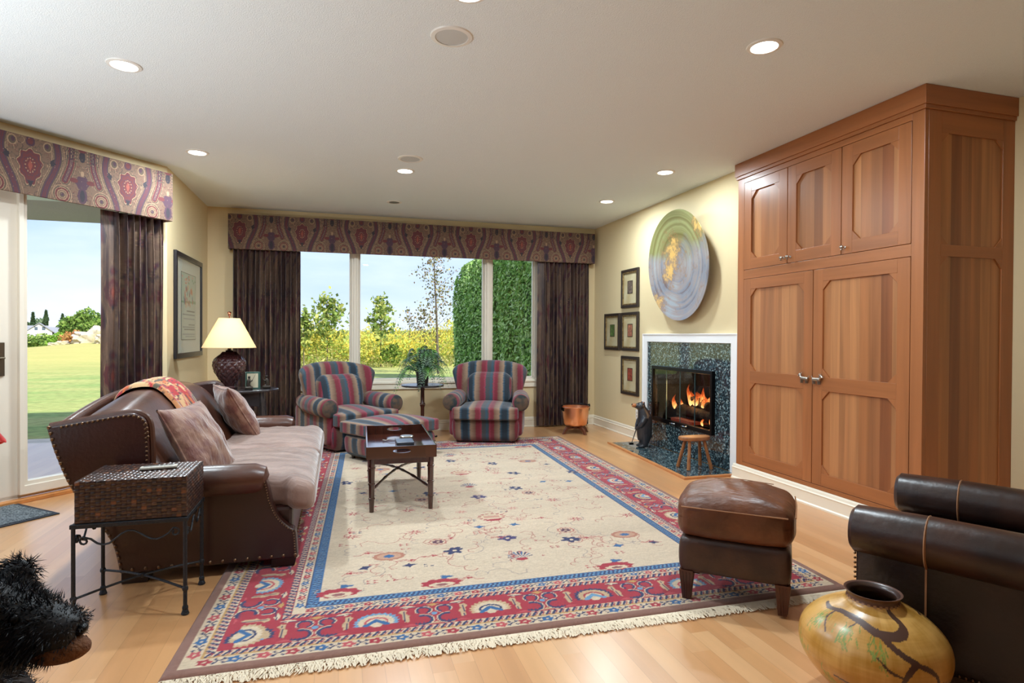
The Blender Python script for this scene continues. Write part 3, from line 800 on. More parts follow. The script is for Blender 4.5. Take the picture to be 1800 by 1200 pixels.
M_pew = mat('pewter', rgb(176, 168, 158), .28, 1.0)
def drop_knob(par, y, z):
    b = MB().lathe([(.010, 0), (.010, .004), (.004, .008), (.004, .018), (.012, .026), (.013, .034), (.007, .042), (0, .044)], n=16, M=Matrix.Translation((CX - .001, y, z)) @ Matrix.Rotation(-PI / 2, 4, 'Y'))
    b.ball((CX - .03, y, z - .016), .007, 6)
    b.build('knob', M_pew, par)
def dog_knob(par, y, z, s):
    """little pewter terrier in profile"""
    x = CX - .020; b = MB()
    b.tube([(x, y - .026 * s, z), (x, y + .024 * s, z + .002)], [.014, .013], 10); b.ball((x, y - .026 * s, z), (.013, .014, .014), 8); b.ball((x, y + .024 * s, z + .002), (.013, .014, .014), 8)
    b.tube([(x, y + .026 * s, z + .004), (x, y + .040 * s, z + .022)], [.010, .009], 8); b.ball((x, y + .042 * s, z + .026), (.011, .014, .011), 8)
    b.tube([(x, y + .044 * s, z + .024), (x, y + .062 * s, z + .018)], [.008, .006], 8)
    for q in (-1, 1): b.tube([(x + .007 * q, y + .036 * s, z + .034), (x + .008 * q, y + .034 * s, z + .046)], [.004, .001], 5)
    for dy in (-.026, .022):
        for q in (-1, 1): b.tube([(x + .007 * q, y + dy * s, z - .004), (x + .007 * q, y + (dy + .004) * s, z - .034)], [.006, .005], 6)
    b.tube([(x, y - .036 * s, z + .006), (x, y - .046 * s, z + .024)], [.004, .002], 6)
    b.cyl((CX + .001, y, z), (x, y, z), .007, n=10)
    b.build('knob', M_pew, par)
for k, (y0, y1) in enumerate(DU):
    d_ = door(y0, y1, *ZU, [], None); drop_knob(d_, (y0 + .03, y1 - .03, y1 - .03)[k], ZU[0] + .045)
for k, (y0, y1) in enumerate(DL):
    d_ = door(y0, y1, *ZL, [.90], None); dog_knob(d_, (y0 + .055, y1 - .055)[k], .93, (1, -1)[k])
# near side: framed boards
sy = CY0
boxes('side_stile', [((CX + .03, sy - .001, .13), (CX + .13, sy + .014, CZT)), ((RX2 - .1, sy - .001, .13), (RX2, sy + .014, CZT))], M_st, cab, .0015)
boxes('side_rail', [((CX + .13, sy - .001, z0), (RX2 - .1, sy + .014, z1)) for z0, z1 in ((.13, .26), (1.73, 1.80), (2.47, CZT))], M_ra, cab, .0015)
MB().box((CX + .1, sy + .008, .2), (RX2 - .08, sy + .014, 2.5)).build('side_board_panel', M_pl, cab, smooth=False)
g = MB()
for a_, b_ in ((.26, 1.73), (1.80, 2.47)):
    for (xx, zz, sx_, sz) in ((CX + .13, a_, 1, 1), (RX2 - .1, a_, -1, 1), (CX + .13, b_, 1, -1), (RX2 - .1, b_, -1, -1)):
        MB().prism([(xx, zz), (xx + sx_ * .06, zz), (xx, zz + sz * .06)], 1, sy, sy + .012).build('side_corner_block', M_st, cab, smooth=False)
prof = [(0, 0), (-.036, 0), (-.036, .012), (-.026, .02), (-.024, .09), (-.028, .098), (-.02, .106), (-.016, .12), (-.008, .13), (0, .13)]
o = MB().prism([(q[0] - .0, q[1]) for q in prof], 0, 0, 1.77).build('plinth', M_trim, cab, smooth=False); o.location = (CX + .005, 4.50, 0); o.rotation_euler = (0, 0, -PI / 2)
MB().box((CX, CY0, 0), (RX2, CY1, .13)).build('plinth_core', M_trim, cab, smooth=False)

# ================================================================== fireplace
def granite():
    M = bpy.data.materials.new('granite'); M.use_nodes = True; t = M.node_tree; N = t.nodes.new; K = t.links.new
    p = t.nodes['Principled BSDF']; p.inputs['Roughness'].default_value = .06; p.inputs['Specular IOR Level'].default_value = .75
    tc = N('ShaderNodeTexCoord'); v = N('ShaderNodeTexVoronoi'); v.inputs['Scale'].default_value = 75; K(tc.outputs['Object'], v.inputs['Vector'])
    r = N('ShaderNodeValToRGB'); sp = N('ShaderNodeSeparateColor'); K(v.outputs['Color'], sp.inputs[0]); K(sp.outputs[0], r.inputs[0]); r.color_ramp.interpolation = 'CONSTANT'
    el = r.color_ramp.elements; el[0].color = (*rgb(34, 46, 52), 1); el[1].position = .45; el[1].color = (*rgb(62, 84, 92), 1)
    for ps, c in ((.66, rgb(92, 114, 120)), (.82, rgb(26, 32, 38)), (.9, rgb(140, 158, 160))):
        e = el.new(ps); e.color = (*c, 1)
    nz = N('ShaderNodeTexNoise'); nz.inputs['Scale'].default_value = 160; K(tc.outputs['Object'], nz.inputs['Vector'])
    mx = N('ShaderNodeMix'); mx.data_type = 'RGBA'; mx.blend_type = 'OVERLAY'; mx.inputs['Factor'].default_value = .5; K(r.outputs[0], mx.inputs['A']); K(nz.outputs['Fac'], mx.inputs['B']); K(mx.outputs['Result'], p.inputs['Base Color'])
    return M
M_gran = granite(); M_black = mat('black_metal', rgb(16, 16, 18), .3, .6); M_fb = mat('firebox_brick', rgb(46, 40, 38), .9, bump=(30, .5))
fp = thing('fireplace', 'granite fronted fireplace in a white surround, fire burning behind glass', 'fireplace', (0, 0, 0))
TY0, TY1, TZ = 4.56, 6.285, 1.262; tw = .095
b = MB()
b.prism([(TY0, 0), (TY0 + tw, 0), (TY0 + tw, TZ - .085), (TY0 + tw * 2, TZ - .085), (TY1 - tw, TZ - .085), (TY1 - tw, 0), (TY1, 0), (TY1, TZ), (TY0, TZ)], 0, RX - .035, RX - .001)
b.prism([(TY0 - .006, 0), (TY0 + .012, 0), (TY0 + .012, TZ - .006), (TY1 - .012, TZ - .006), (TY1 - .012, 0), (TY1 + .006, 0), (TY1 + .006, TZ + .006), (TY0 - .006, TZ + .006)], 0, RX - .042, RX - .001)
b.build('surround', mat('surround_white', rgb(240, 240, 240), .35), fp, smooth=False, bevel=.003)
b = MB()
ys = [TY0 + tw, FY0 + .0, 5.29, 5.65, FY1, TY1 - tw]; zs = [0.012, FZ0, .62, FZ1, TZ - .085]
g = .0012
for i in range(5):
    for j in range(4):
        if ys[i] >= FY0 - .001 and ys[i + 1] <= FY1 + .001 and zs[j] >= FZ0 - .001 and zs[j + 1] <= FZ1 + .001: continue
        b.box((RX - .022, ys[i] + g, zs[j] + g), (RX - .001, ys[i + 1] - g, zs[j + 1] - g))
b.build('granite_tile', M_gran, fp, smooth=False)
hp = [(3.02, 6.285), (2.905, 4.565), (RX - .04, 4.565), (RX - .04, 6.285)]
MB().prism(hp[::-1], 2, 0.001, .012).build('hearth', M_gran, fp, smooth=False)
M_strip = woodmat('hearth_edge', rgb(206, 140, 84), rgb(200, 134, 80), rgb(212, 148, 92), .3, 'Z', (1, 1, 1), .35, .2)
MB().prism([(3.02, 6.285), (2.905, 4.565), (2.865, 4.525), (2.985, 6.32)], 2, .001, .016).prism([(2.905, 4.565), (RX - .04, 4.565), (RX - .04, 4.525), (2.865, 4.525)], 2, .001, .018).build('hearth_edge_strip', M_strip, fp, smooth=False)
# firebox recess
b = MB(); x1 = RX + .5
b.box((x1, FY0, FZ0 - .03), (x1 + .03, FY1, FZ1 + .03)).box((RX, FY0 - .03, FZ0 - .03), (x1, FY0, FZ1 + .03)).box((RX, FY1, FZ0 - .03), (x1, FY1 + .03, FZ1 + .03)).box((RX, FY0, FZ0 - .03), (x1, FY1, FZ0)).box((RX, FY0, FZ1), (x1, FY1, FZ1 + .03))
b.build('firebox', M_fb, fp, smooth=False)
b = MB().ring([(FY0 - .03, FZ0 - .03), (FY1 + .03, FZ0 - .03), (FY1 + .03, FZ1 + .03), (FY0 - .03, FZ1 + .03)], [(FY0 + .002, FZ0 + .012), (FY1 - .006, FZ0 + .012), (FY1 - .006, FZ1 - .004), (FY0 + .002, FZ1 - .004)], 0, RX - .058, RX - .01)
b.build('door_frame', M_black, fp, smooth=False, bevel=.002)
M_fgl = glassmat('fire_glass', (.72, .78, .8))
wd = (FY1 - FY0 - .008) / 4
for k in range(4):
    y0 = FY0 + .002 + k * wd; o = MB().box((RX - .045, y0 + .002, FZ0 + .014), (RX - .041, y0 + wd - .002, FZ1 - .006)).build('glass_door', M_fgl, fp, smooth=False)
    MB().box((RX - .048, y0 + .0005, FZ0 + .014), (RX - .038, y0 + .004, FZ1 - .006)).build('edge_strip', mat('glass_edge', rgb(90, 120, 122), .15, .3), o, smooth=False)
b = MB()
for y in (5.36, 5.58): b.tube([(RX - .062, y - .045, FZ0 - .008), (RX - .075, y - .03, FZ0 - .008), (RX - .075, y + .03, FZ0 - .008), (RX - .062, y + .045, FZ0 - .008)], .008, 8)
b.build('handle', mat('chrome', rgb(220, 220, 220), .12, 1), fp)
b = MB()
for k in range(6): b.cyl((RX + .1, 5.2 + k * .1, FZ0 + .05), (RX + .36, 5.2 + k * .1, FZ0 + .05), .008, n=8)
b.cyl((RX + .12, 5.15, FZ0 + .04), (RX + .12, 5.77, FZ0 + .04), .01, n=8); b.cyl((RX + .34, 5.15, FZ0 + .04), (RX + .34, 5.77, FZ0 + .04), .01, n=8)
for y in (5.2, 5.72):
    for x in (.12, .34): b.cyl((RX + x, y, FZ0), (RX + x, y, FZ0 + .05), .009, n=8)
b.build('grate', M_black, fp)
M_log = mat('charred_log', rgb(70, 50, 38), .9, var=(rgb(20, 16, 15), 9, (1, 1, 1), .15), bump=(40, .8))
for p0, p1, r_ in (((.14, 5.12, .10), (.16, 5.82, .12), .05), ((.30, 5.16, .11), (.28, 5.8, .10), .055), ((.16, 5.25, .19), (.30, 5.72, .20), .042), ((.2, 5.62, .24), (.27, 5.2, .2), .03)):
    n_ = 14; pts = [(RX + p0[0] + (p1[0] - p0[0]) * i / n_, p0[1] + (p1[1] - p0[1]) * i / n_, FZ0 + p0[2] + (p1[2] - p0[2]) * i / n_ + .008 * math.sin(i * 1.7)) for i in range(n_ + 1)]
    MB().tube(pts, [r_ * (1 + .08 * math.sin(i * 2.3)) for i in range(n_ + 1)], 12).build('log', M_log, fp)
def flame_mat():
    M = bpy.data.materials.new('flame'); M.use_nodes = True; t = M.node_tree; t.nodes.clear(); N = t.nodes.new; K = t.links.new
    tc = N('ShaderNodeTexCoord'); sp = N('ShaderNodeSeparateXYZ'); K(tc.outputs['Generated'], sp.inputs[0])
    nz = N('ShaderNodeTexNoise'); nz.inputs['Scale'].default_value = 5; K(tc.outputs['Generated'], nz.inputs['Vector'])
    a = N('ShaderNodeMath'); a.operation = 'MULTIPLY_ADD'; K(nz.outputs['Fac'], a.inputs[0]); a.inputs[1].default_value = .9; K(sp.outputs['Z'], a.inputs[2])
    r = N('ShaderNodeValToRGB'); K(a.outputs[0], r.inputs[0]); el = r.color_ramp.elements
    el[0].position = .35; el[0].color = (1, .55, .22, 1); el[1].position = 1.2; el[1].color = (.5, .06, .01, 1); e = el.new(.75); e.color = (1, .30, .07, 1)
    em = N('ShaderNodeEmission'); K(r.outputs[0], em.inputs[0]); em.inputs[1].default_value = 3.2
    tr = N('ShaderNodeBsdfTransparent'); lw = N('ShaderNodeLayerWeight'); lw.inputs[0].default_value = .35
    r2 = N('ShaderNodeMapRange'); K(a.outputs[0], r2.inputs[0]); r2.inputs[1].default_value = .5; r2.inputs[2].default_value = 1.35; r2.inputs[3].default_value = .1; r2.inputs[4].default_value = .9
    m2 = N('ShaderNodeMath'); m2.operation = 'MAXIMUM'; K(lw.outputs['Facing'], m2.inputs[0]); K(r2.outputs[0], m2.inputs[1])
    mx = N('ShaderNodeMixShader'); K(m2.outputs[0], mx.inputs[0]); K(em.outputs[0], mx.inputs[1]); K(tr.outputs[0], mx.inputs[2])
    o = N('ShaderNodeOutputMaterial'); K(mx.outputs[0], o.inputs[0]); return M
M_fl = flame_mat()
for x, y, z, h_, r_ in ((.12, 5.83, .10, .17, .028), (.15, 5.76, .14, .10, .022), (.18, 5.64, .16, .24, .03), (.2, 5.6, .18, .15, .034), (.17, 5.52, .17, .16, .035), (.22, 5.46, .18, .20, .03), (.2, 5.40, .18, .13, .036), (.16, 5.34, .17, .11, .03), (.22, 5.28, .17, .12, .035), (.17, 5.2, .14, .12, .03), (.1, 5.27, .0, .10, .014), (.11, 5.15, .01, .15, .02), (.1, 5.1, .0, .1, .016), (.24, 5.56, .2, .12, .04), (.25, 5.36, .2, .14, .04)):
    n_ = 12; pts, rr = [], []
    for i in range(n_ + 1):
        t = i / n_; pts.append((RX + x + .012 * math.sin(5 * t + y * 9), y + .022 * math.sin(4.5 * t + y * 31) * t * 1.5, FZ0 + z + h_ * t)); rr.append(max(.0008, r_ * (math.sin(PI * min(t * 1.0, 1) ** .6) ** 1.0 * (1 - .35 * t) + .02)))
    MB().tube(pts, rr, 10).build('flame', M_fl, fp)
l = bpy.data.lights.new('fire_glow', 'POINT'); l.energy = 6; l.color = (1, .45, .15); l.shadow_soft_size = .12
o = bpy.data.objects.new('fire_glow', l); COL.objects.link(o); o.parent = fp; o.location = (RX + .1, 5.5, FZ0 + .3)
MB().box((RX + .02, 5.35, FZ0 + .001), (RX + .42, 5.75, FZ0 + .03)).build('ash_bed', mat('ember_bed', rgb(80, 60, 52), 1, emit=(rgb(200, 60, 20), .25)), fp, smooth=False)

# ================================================================== leathers and cloths
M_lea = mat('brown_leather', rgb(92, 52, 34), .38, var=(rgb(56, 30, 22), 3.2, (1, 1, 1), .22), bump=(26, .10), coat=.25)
M_lea_shade = mat('brown_leather_shaded', rgb(60, 26, 20), .30, var=(rgb(38, 18, 15), 2.5, (1, 1, 1), .25), bump=(60, .06), coat=.2)  # sofa leather again, darker: shade on the camera-facing sides put into the colour
M_suede = mat('suede_seat', rgb(162, 134, 122), .6, sheen=.7, var=(rgb(112, 82, 70), 3, (1, 5, 1), .22), bump=(9, .5, (.7, 4, 1)))
M_pillow = mat('velvet_pillow', rgb(150, 112, 92), .6, sheen=.6, var=(rgb(112, 66, 56), 14, (1, 1, 1), .12), bump=(14, .6, (1, 2.5, 1)))
M_nail = mat('brass_nail', rgb(132, 104, 80), .3, .9)
M_foot = mat('dark_wood', rgb(44, 28, 22), .35)
M_walnut = woodmat('mahogany', rgb(74, 38, 28), rgb(86, 44, 32), rgb(64, 32, 24), .4, 'XY', (1, 1, .08), .22, .25)


def nails(path, step, r, M_=None):
    """domed nail heads along a path (points with an outward normal)"""
    b = MB(); pts = [Vector(p) for p in path]; acc = 0
    for i in range(len(pts) - 1):
        L_ = (pts[i + 1] - pts[i]).length
        while acc < L_:
            b.ball(pts[i].lerp(pts[i + 1], acc / L_), r, 5); acc += step
        acc -= L_
    return b


# ------------------------------------------------------------------ sofa
SY0, SY1 = 3.33, 5.38
sofa = thing('sofa', 'brown leather wing-back sofa with nailhead trim in front of the glass door', 'sofa', (-.75, 4.35, 0))
def L_(b): return b
SO = Matrix.Translation((.75, -4.35, 0))
back_edge = smooth_path([(-1.335, .79), (-1.30, .66), (-1.235, .49), (-1.13, .33), (-1.06, .20), (-1.03, .06)], 6)
wing_top = smooth_path([(-1.335, .79), (-1.15, .822), (-1.0, .845), (-.945, .835), (-.915, .80), (-.905, .72), (-.90, .54)], 6)
front = smooth_path([(-.37, .50), (-.352, .44), (-.335, .36), (-.30, .28), (-.25, .225), (-.218, .195), (-.208, .06)], 6)
outline = back_edge[::-1] + wing_top[1:] + front
for y0, y1, ysign in ((SY0, SY0 + .075, -1), (SY1 - .075, SY1, 1)):
    o = MB().prism([(p[0], p[1]) for p in outline], 1, y0, y1, SO).build('side_panel', M_lea_shade, sofa, angle=50, bevel=.008)
    yo = y0 if ysign < 0 else y1
    # rolled arm on top of the panel, capped in front
    yc = y0 + .045 if ysign < 0 else y1 - .045
    pts = [(-.93, yc, .475), (-.80, yc, .478), (-.60, yc, .480), (-.42, yc, .480), (-.378, yc, .476), (-.362, yc, .470)]
    MB().tube(pts, [.080, .082, .082, .080, .066, .03], 22, M=SO).build('arm', M_lea, sofa)
    # nail heads: back edge large, wing rim, arm front small
    e = .002 * ysign
    n_ = nails([(p[0] + .012, yo + e, p[1]) for p in back_edge], .030, .0085)
    b2 = nails([(p[0], yo + e, p[1] - .012) for p in wing_top[2:-6]], .022, .0065); n_.add(b2.v, b2.f)
    b2 = nails([(p[0] - .010, yo + e, p[1]) for p in wing_top[-14:-1]], .022, .006); n_.add(b2.v, b2.f)
    b2 = nails([(p[0] - .012, yo + e, p[1]) for p in front[2:]], .014, .0042); n_.add(b2.v, b2.f)
    b2 = nails([(-.22, yo + e, .078), (-1.02, yo + e, .078)], .058, .009); n_.add(b2.v, b2.f)
    MB().add(n_.v, n_.f, SO).build('nail_trim', M_nail, sofa)
    b = MB(); b.tube([(p[0] + .004, (y0 + y1) / 2, p[1]) for p in wing_top], .017, 8, M=SO); b.build('wing_welt', M_lea, sofa)


def camel(y):
    t = (y - SY0) / (SY1 - SY0); return .800 + .125 * math.sin(PI * min(max(t, 0), 1)) ** .8 - .01 * t
def sofa_back(x, y, z):
    # x thickness, y width, z height (-.29...29) -> leaning, humped back
    t = (z + .30) / .60; Y = y + (SY0 + SY1) / 2; top = camel(Y); Z = .30 + t * (top - .30)
    lean = -.80 - .30 * t - .05 * math.sin(PI * t)
    X = lean + x * (1.25 - .55 * t)
    if x < 0:
        xb = float(np.interp(Z, [.06, .20, .33, .49, .66, .79, .95], [-1.01, -1.04, -1.11, -1.215, -1.28, -1.30, -1.27])) + .03
        X = lean + (xb - lean) * (-x / .13)
    if x > 0: X += .035 * math.sin(PI * min(t * 1.1, 1)) * (1 + .25 * math.cos(2 * PI * (Y - SY0) / ((SY1 - SY0) / 2) + PI))
    return X, Y, Z
MB().rbox((.13, (SY1 - SY0) / 2 - .06, .30), .11, 34, fn=sofa_back, M=SO).build('backrest', M_lea, sofa)
def back_out(x, y, z):
    t = (z + .36) / .72; Y = y + (SY0 + SY1) / 2; Z = .07 + t * (camel(Y) - .09)
    xb = np.interp(Z, [.06, .20, .33, .49, .66, .79, .95], [-1.01, -1.04, -1.11, -1.215, -1.28, -1.30, -1.27]); return xb + x, Y, Z
MB().rbox((.03, (SY1 - SY0) / 2 - .05, .36), .03, 26, fn=back_out, M=SO).build('back_panel', M_lea, sofa)
MB().box((-1.02, SY0 + .06, .07), (-.235, SY1 - .06, .32), SO).build('seat_frame', M_lea_shade, sofa, smooth=False, bevel=.02)
b = nails([(-.233, SY0 + .08, .085), (-.233, SY1 - .08, .085)], .05, .008); MB().add(b.v, b.f, SO).build('nail_trim', M_nail, sofa)
mid = (SY0 + SY1) / 2
def seat_fn(side):
    def f(x, y, z):
        # T-shaped: the front lobe spreads in front of the arm
        yy = y
        if x > .20:
            k = min((x - .20) / .05, 1); yy = y + side * .065 * k * (max(0, side * y) / .47)
        zz = z - .015 * max(0, (x - .25)) / .1 + .004 * math.sin(42 * x + 9 * math.sin(3 * yy)) * (1 if z > 0 else 0)
        return x, yy, zz
    return f
for s_, y0, y1 in ((-1, SY0 + .08, mid - .003), (1, mid + .003, SY1 - .08)):
    MB().rbox((.36, (y1 - y0) / 2, .085), .062, 30, .045, seat_fn(s_), (-.48, (y0 + y1) / 2, .385), SO).build('seat_cushion', M_suede, sofa)
for x, y in ((-.28, SY0 + .07), (-.28, SY1 - .07), (-.97, SY0 + .07), (-.97, SY1 - .07)):
    z0 = .013 if x > -.5 else .0
    MB().prism([(x - .06, z0), (x + .055, z0), (x + .07, .075), (x - .06, .075)], 1, y - .05, y + .05, SO).build('foot', M_foot, sofa, smooth=False, bevel=.004)


def pillow(name, label, hw, hh, th, loc, rot, m_=None, pinch=.08, n=30, group=None):
    b = MB(); u = np.linspace(-1, 1, n + 1); u = np.sin(u * PI / 2)
    for sg in (1, -1):
        U, V_ = np.meshgrid(u, u, indexing='ij')
        X = hw * U * (1 - pinch * (1 - V_ ** 2)); Y = hh * V_ * (1 - pinch * (1 - U ** 2)); Z = sg * th * ((1 - U ** 2) * (1 - V_ ** 2)) ** .42
        Z = Z * (1 + .06 * np.sin(7 * U + 3 * V_) + .05 * np.sin(11 * V_ - 5 * U))
        G = np.dstack([X, Y, Z]); b.surf(G if sg > 0 else G[::-1])
    rim = [(hw * a * (1 - pinch * (1 - c * c)), hh * c * (1 - pinch * (1 - a * a)), 0) for a, c in [(-1 + 2 * k / 20, -1) for k in range(20)] + [(1, -1 + 2 * k / 20) for k in range(20)] + [(1 - 2 * k / 20, 1) for k in range(20)] + [(-1, 1 - 2 * k / 20) for k in range(21)]]
    b.tube(rim, .006, 6, caps=False)
    o = b.build(name, m_ or M_pillow, angle=70); o.location = loc; o.rotation_euler = rot
    return tag(o, label, 'pillow', group) if label else o


pillow('throw_pillow', 'velvety square throw pillow leaning in the near end of the sofa', .225, .225, .085, (-.735, 3.62, .645), (math.radians(0), math.radians(62), math.radians(-14)), group='velvet pillows on the sofa')
pillow('throw_pillow', 'velvety square throw pillow leaning at the far end of the sofa', .225, .225, .09, (-.735, 4.86, .655), (math.radians(0), math.radians(60), math.radians(22)), group='velvet pillows on the sofa')

# folded throw over the sofa back: rolled folds of printed cloth
TC = [rgb(196, 94, 42), rgb(206, 164, 116), rgb(172, 38, 42), rgb(90, 78, 58), rgb(200, 134, 84), rgb(58, 44, 52)]
T_ = Canvas(1.0, .5, .005, TC[1])
for k in range(300):
    x, y = rng.uniform(0, 1), rng.uniform(0, .5); T_.at(x, y, rng.uniform(0, 6), rng.uniform(.6, 1.5)); c = TC[k % 5] if x < .62 else TC[(2, 2, 4, 1, 2)[k % 5]]
    T_.poly([(-.045, 0), (-.02, .024), (.02, .02), (.05, 0), (.02, -.022), (-.02, -.02)], c); T_.line([(-.045, 0), (-.02, .026), (.02, .022), (.05, 0)], .004, TC[5])
M_throw = mat('printed_throw', vc=True, rough=.75, sheen=.3, bump=(300, .2))
def throw_strip(y0, dy, lift, wob):
    nu_, nv_ = 90, 26; G = np.zeros((nu_, nv_, 3)); u = np.linspace(0, 1, nu_); v = np.linspace(0, 1, nv_)
    for i, uu in enumerate(u):
        yb = y0 + dy * uu
        top = camel(yb)
        # path runs from behind the back, over the crest, down the front
        prof_ = [(-.135, .10), (-.135, .19)] + [(-.02 + .117 * math.cos(th), .19 + .117 * math.sin(th)) for th in np.linspace(PI, PI / 2, 6)[1:]] + [(.02 + .117 * math.cos(th), .19 + .117 * math.sin(th)) for th in np.linspace(PI / 2, 0, 7)] + [(.140, .10), (.142, .0), (.142, -.09)]
        k = uu * (len(prof_) - 1); a = int(min(k, len(prof_) - 2)); f_ = k - a
        lx, lz = prof_[a][0] * (1 - f_) + prof_[a + 1][0] * f_, prof_[a][1] * (1 - f_) + prof_[a + 1][1] * f_
        x, _, z = sofa_back(lx, yb - (SY0 + SY1) / 2, lz)
        for j, vv in enumerate(v):
            w_ = .15 * (1 - .25 * uu)
            hh_ = lift * (1 - (2 * vv - 1) ** 4) ** .6 * (.75 + .35 * math.sin(3 * PI * vv + wob + 2 * uu)) + .002; th = PI * (1 - uu); up_k = min(1, 1.6 * math.sin(PI * min(max(uu, 0), 1)))
            G[i, j] = (x + hh_ * (uu * 1.1 - .35), yb + (vv - .5) * 2 * w_, z + hh_ * up_k)
    return G
G = throw_strip(4.12, .02, .034, .3)
U_, V2 = np.meshgrid(np.linspace(0, 1, 90), np.linspace(0, .5, 26), indexing='ij')
t1 = thing('throw_blanket', 'orange and red printed throw draped over the top of the sofa back', 'blanket', (0, 0, 0))
grid_obj('fold', G, T_.sample(U_, V2), M_throw, t1)
G2 = throw_strip(4.33, .06, .028, 2.2); grid_obj('fold', G2, T_.sample(1 - U_ * .5, V2), M_throw, t1)

# ------------------------------------------------------------------ striped armchairs
def stripe_mat(name, axis, period=.45, off=0.0):
    M = bpy.data.materials.new(name); M.use_nodes = True; t = M.node_tree; N = t.nodes.new; K = t.links.new
    p = t.nodes['Principled BSDF']; p.inputs['Roughness'].default_value = .8; p.inputs['Sheen Weight'].default_value = .3; p.inputs['Sheen Roughness'].default_value = .5
    tc = N('ShaderNodeTexCoord'); sp = N('ShaderNodeSeparateXYZ'); K(tc.outputs['Object'], sp.inputs[0])
    n = N('ShaderNodeTexNoise'); n.inputs['Scale'].default_value = 3; K(tc.outputs['Object'], n.inputs['Vector'])
    mpp = N('ShaderNodeMapping'); K(tc.outputs['Object'], mpp.inputs[0]); mpp.inputs['Scale'].default_value = (0, 90, 90) if axis == 'X' else (90, 0, 90)
    nn = N('ShaderNodeTexNoise'); nn.inputs['Scale'].default_value = 1; nn.inputs['Detail'].default_value = 0; K(mpp.outputs[0], nn.inputs['Vector'])
    def ma(op, a, b):
        q = N('ShaderNodeMath'); q.operation = op
        for i, w_ in enumerate((a, b)):
            if isinstance(w_, (int, float)): q.inputs[i].default_value = w_
            else: K(w_, q.inputs[i])
        return q.outputs[0]
    src = sp.outputs[axis]
    if axis == 'X':   # side faces carry the stripes on along their own width
        sn = N('ShaderNodeSeparateXYZ'); K(tc.outputs['Normal'], sn.inputs[0])
        fac = ma('MULTIPLY', ma('GREATER_THAN', ma('ABSOLUTE', sn.outputs['X'], 0), .72), ma('LESS_THAN', ma('ABSOLUTE', sn.outputs['Z'], 0), .5))
        mxx = N('ShaderNodeMix'); K(fac, mxx.inputs[0]); K(sp.outputs['X'], mxx.inputs[2]); K(sp.outputs['Y'], mxx.inputs[3]); src = mxx.outputs[0]
    x = ma('ADD', src, ma('MULTIPLY', ma('SUBTRACT', n.outputs['Fac'], .5), .03)); x = ma('ADD', x, ma('MULTIPLY', ma('SUBTRACT', nn.outputs['Fac'], .5), .022))
    f = ma('FRACT', ma('ADD', ma('DIVIDE', x, period), 10 + off), 0)
    r = N('ShaderNodeValToRGB'); K(f, r.inputs[0]); el = r.color_ramp.elements
    CR, TN, NV, GG, PK, TL = rgb(112, 22, 40), rgb(108, 78, 62), rgb(14, 32, 46), rgb(60, 62, 66), rgb(136, 46, 66), rgb(36, 72, 92)
    seq = [(0, GG), (.05, TL), (.09, GG), (.12, PK), (.16, CR), (.22, CR), (.25, TN), (.36, rgb(146, 118, 96)), (.40, TL), (.44, NV), (.55, NV), (.59, TL), (.63, rgb(146, 118, 96)), (.74, TN), (.77, CR), (.85, CR), (.89, PK), (.92, GG), (1, GG)]
    el[0].position = 0; el[0].color = (*seq[0][1], 1); el[1].position = 1; el[1].color = (*seq[-1][1], 1)
    for q, c in seq[1:-1]:
        e = el.new(q); e.color = (*c, 1)
    K(r.outputs[0], p.inputs['Base Color'])
    w = N('ShaderNodeTexNoise'); w.inputs['Scale'].default_value = 380; K(tc.outputs['Object'], w.inputs['Vector']); bp = N('ShaderNodeBump'); bp.inputs['Strength'].default_value = .25; bp.inputs['Distance'].default_value = .005; K(w.outputs['Fac'], bp.inputs['Height']); K(bp.outputs[0], p.inputs['Normal'])
    return M
M_aface = mat('arm_face_cloth', rgb(34, 46, 48), .85, sheen=.3, var=(rgb(92, 70, 54), 16, (1, 1, 1), .12))
M_sx, M_sy, M_sox = stripe_mat('ikat_stripe', 'X'), stripe_mat('ikat_stripe_arm', 'Y', .42, .1), stripe_mat('ikat_stripe_ottoman', 'X', .40, .3)


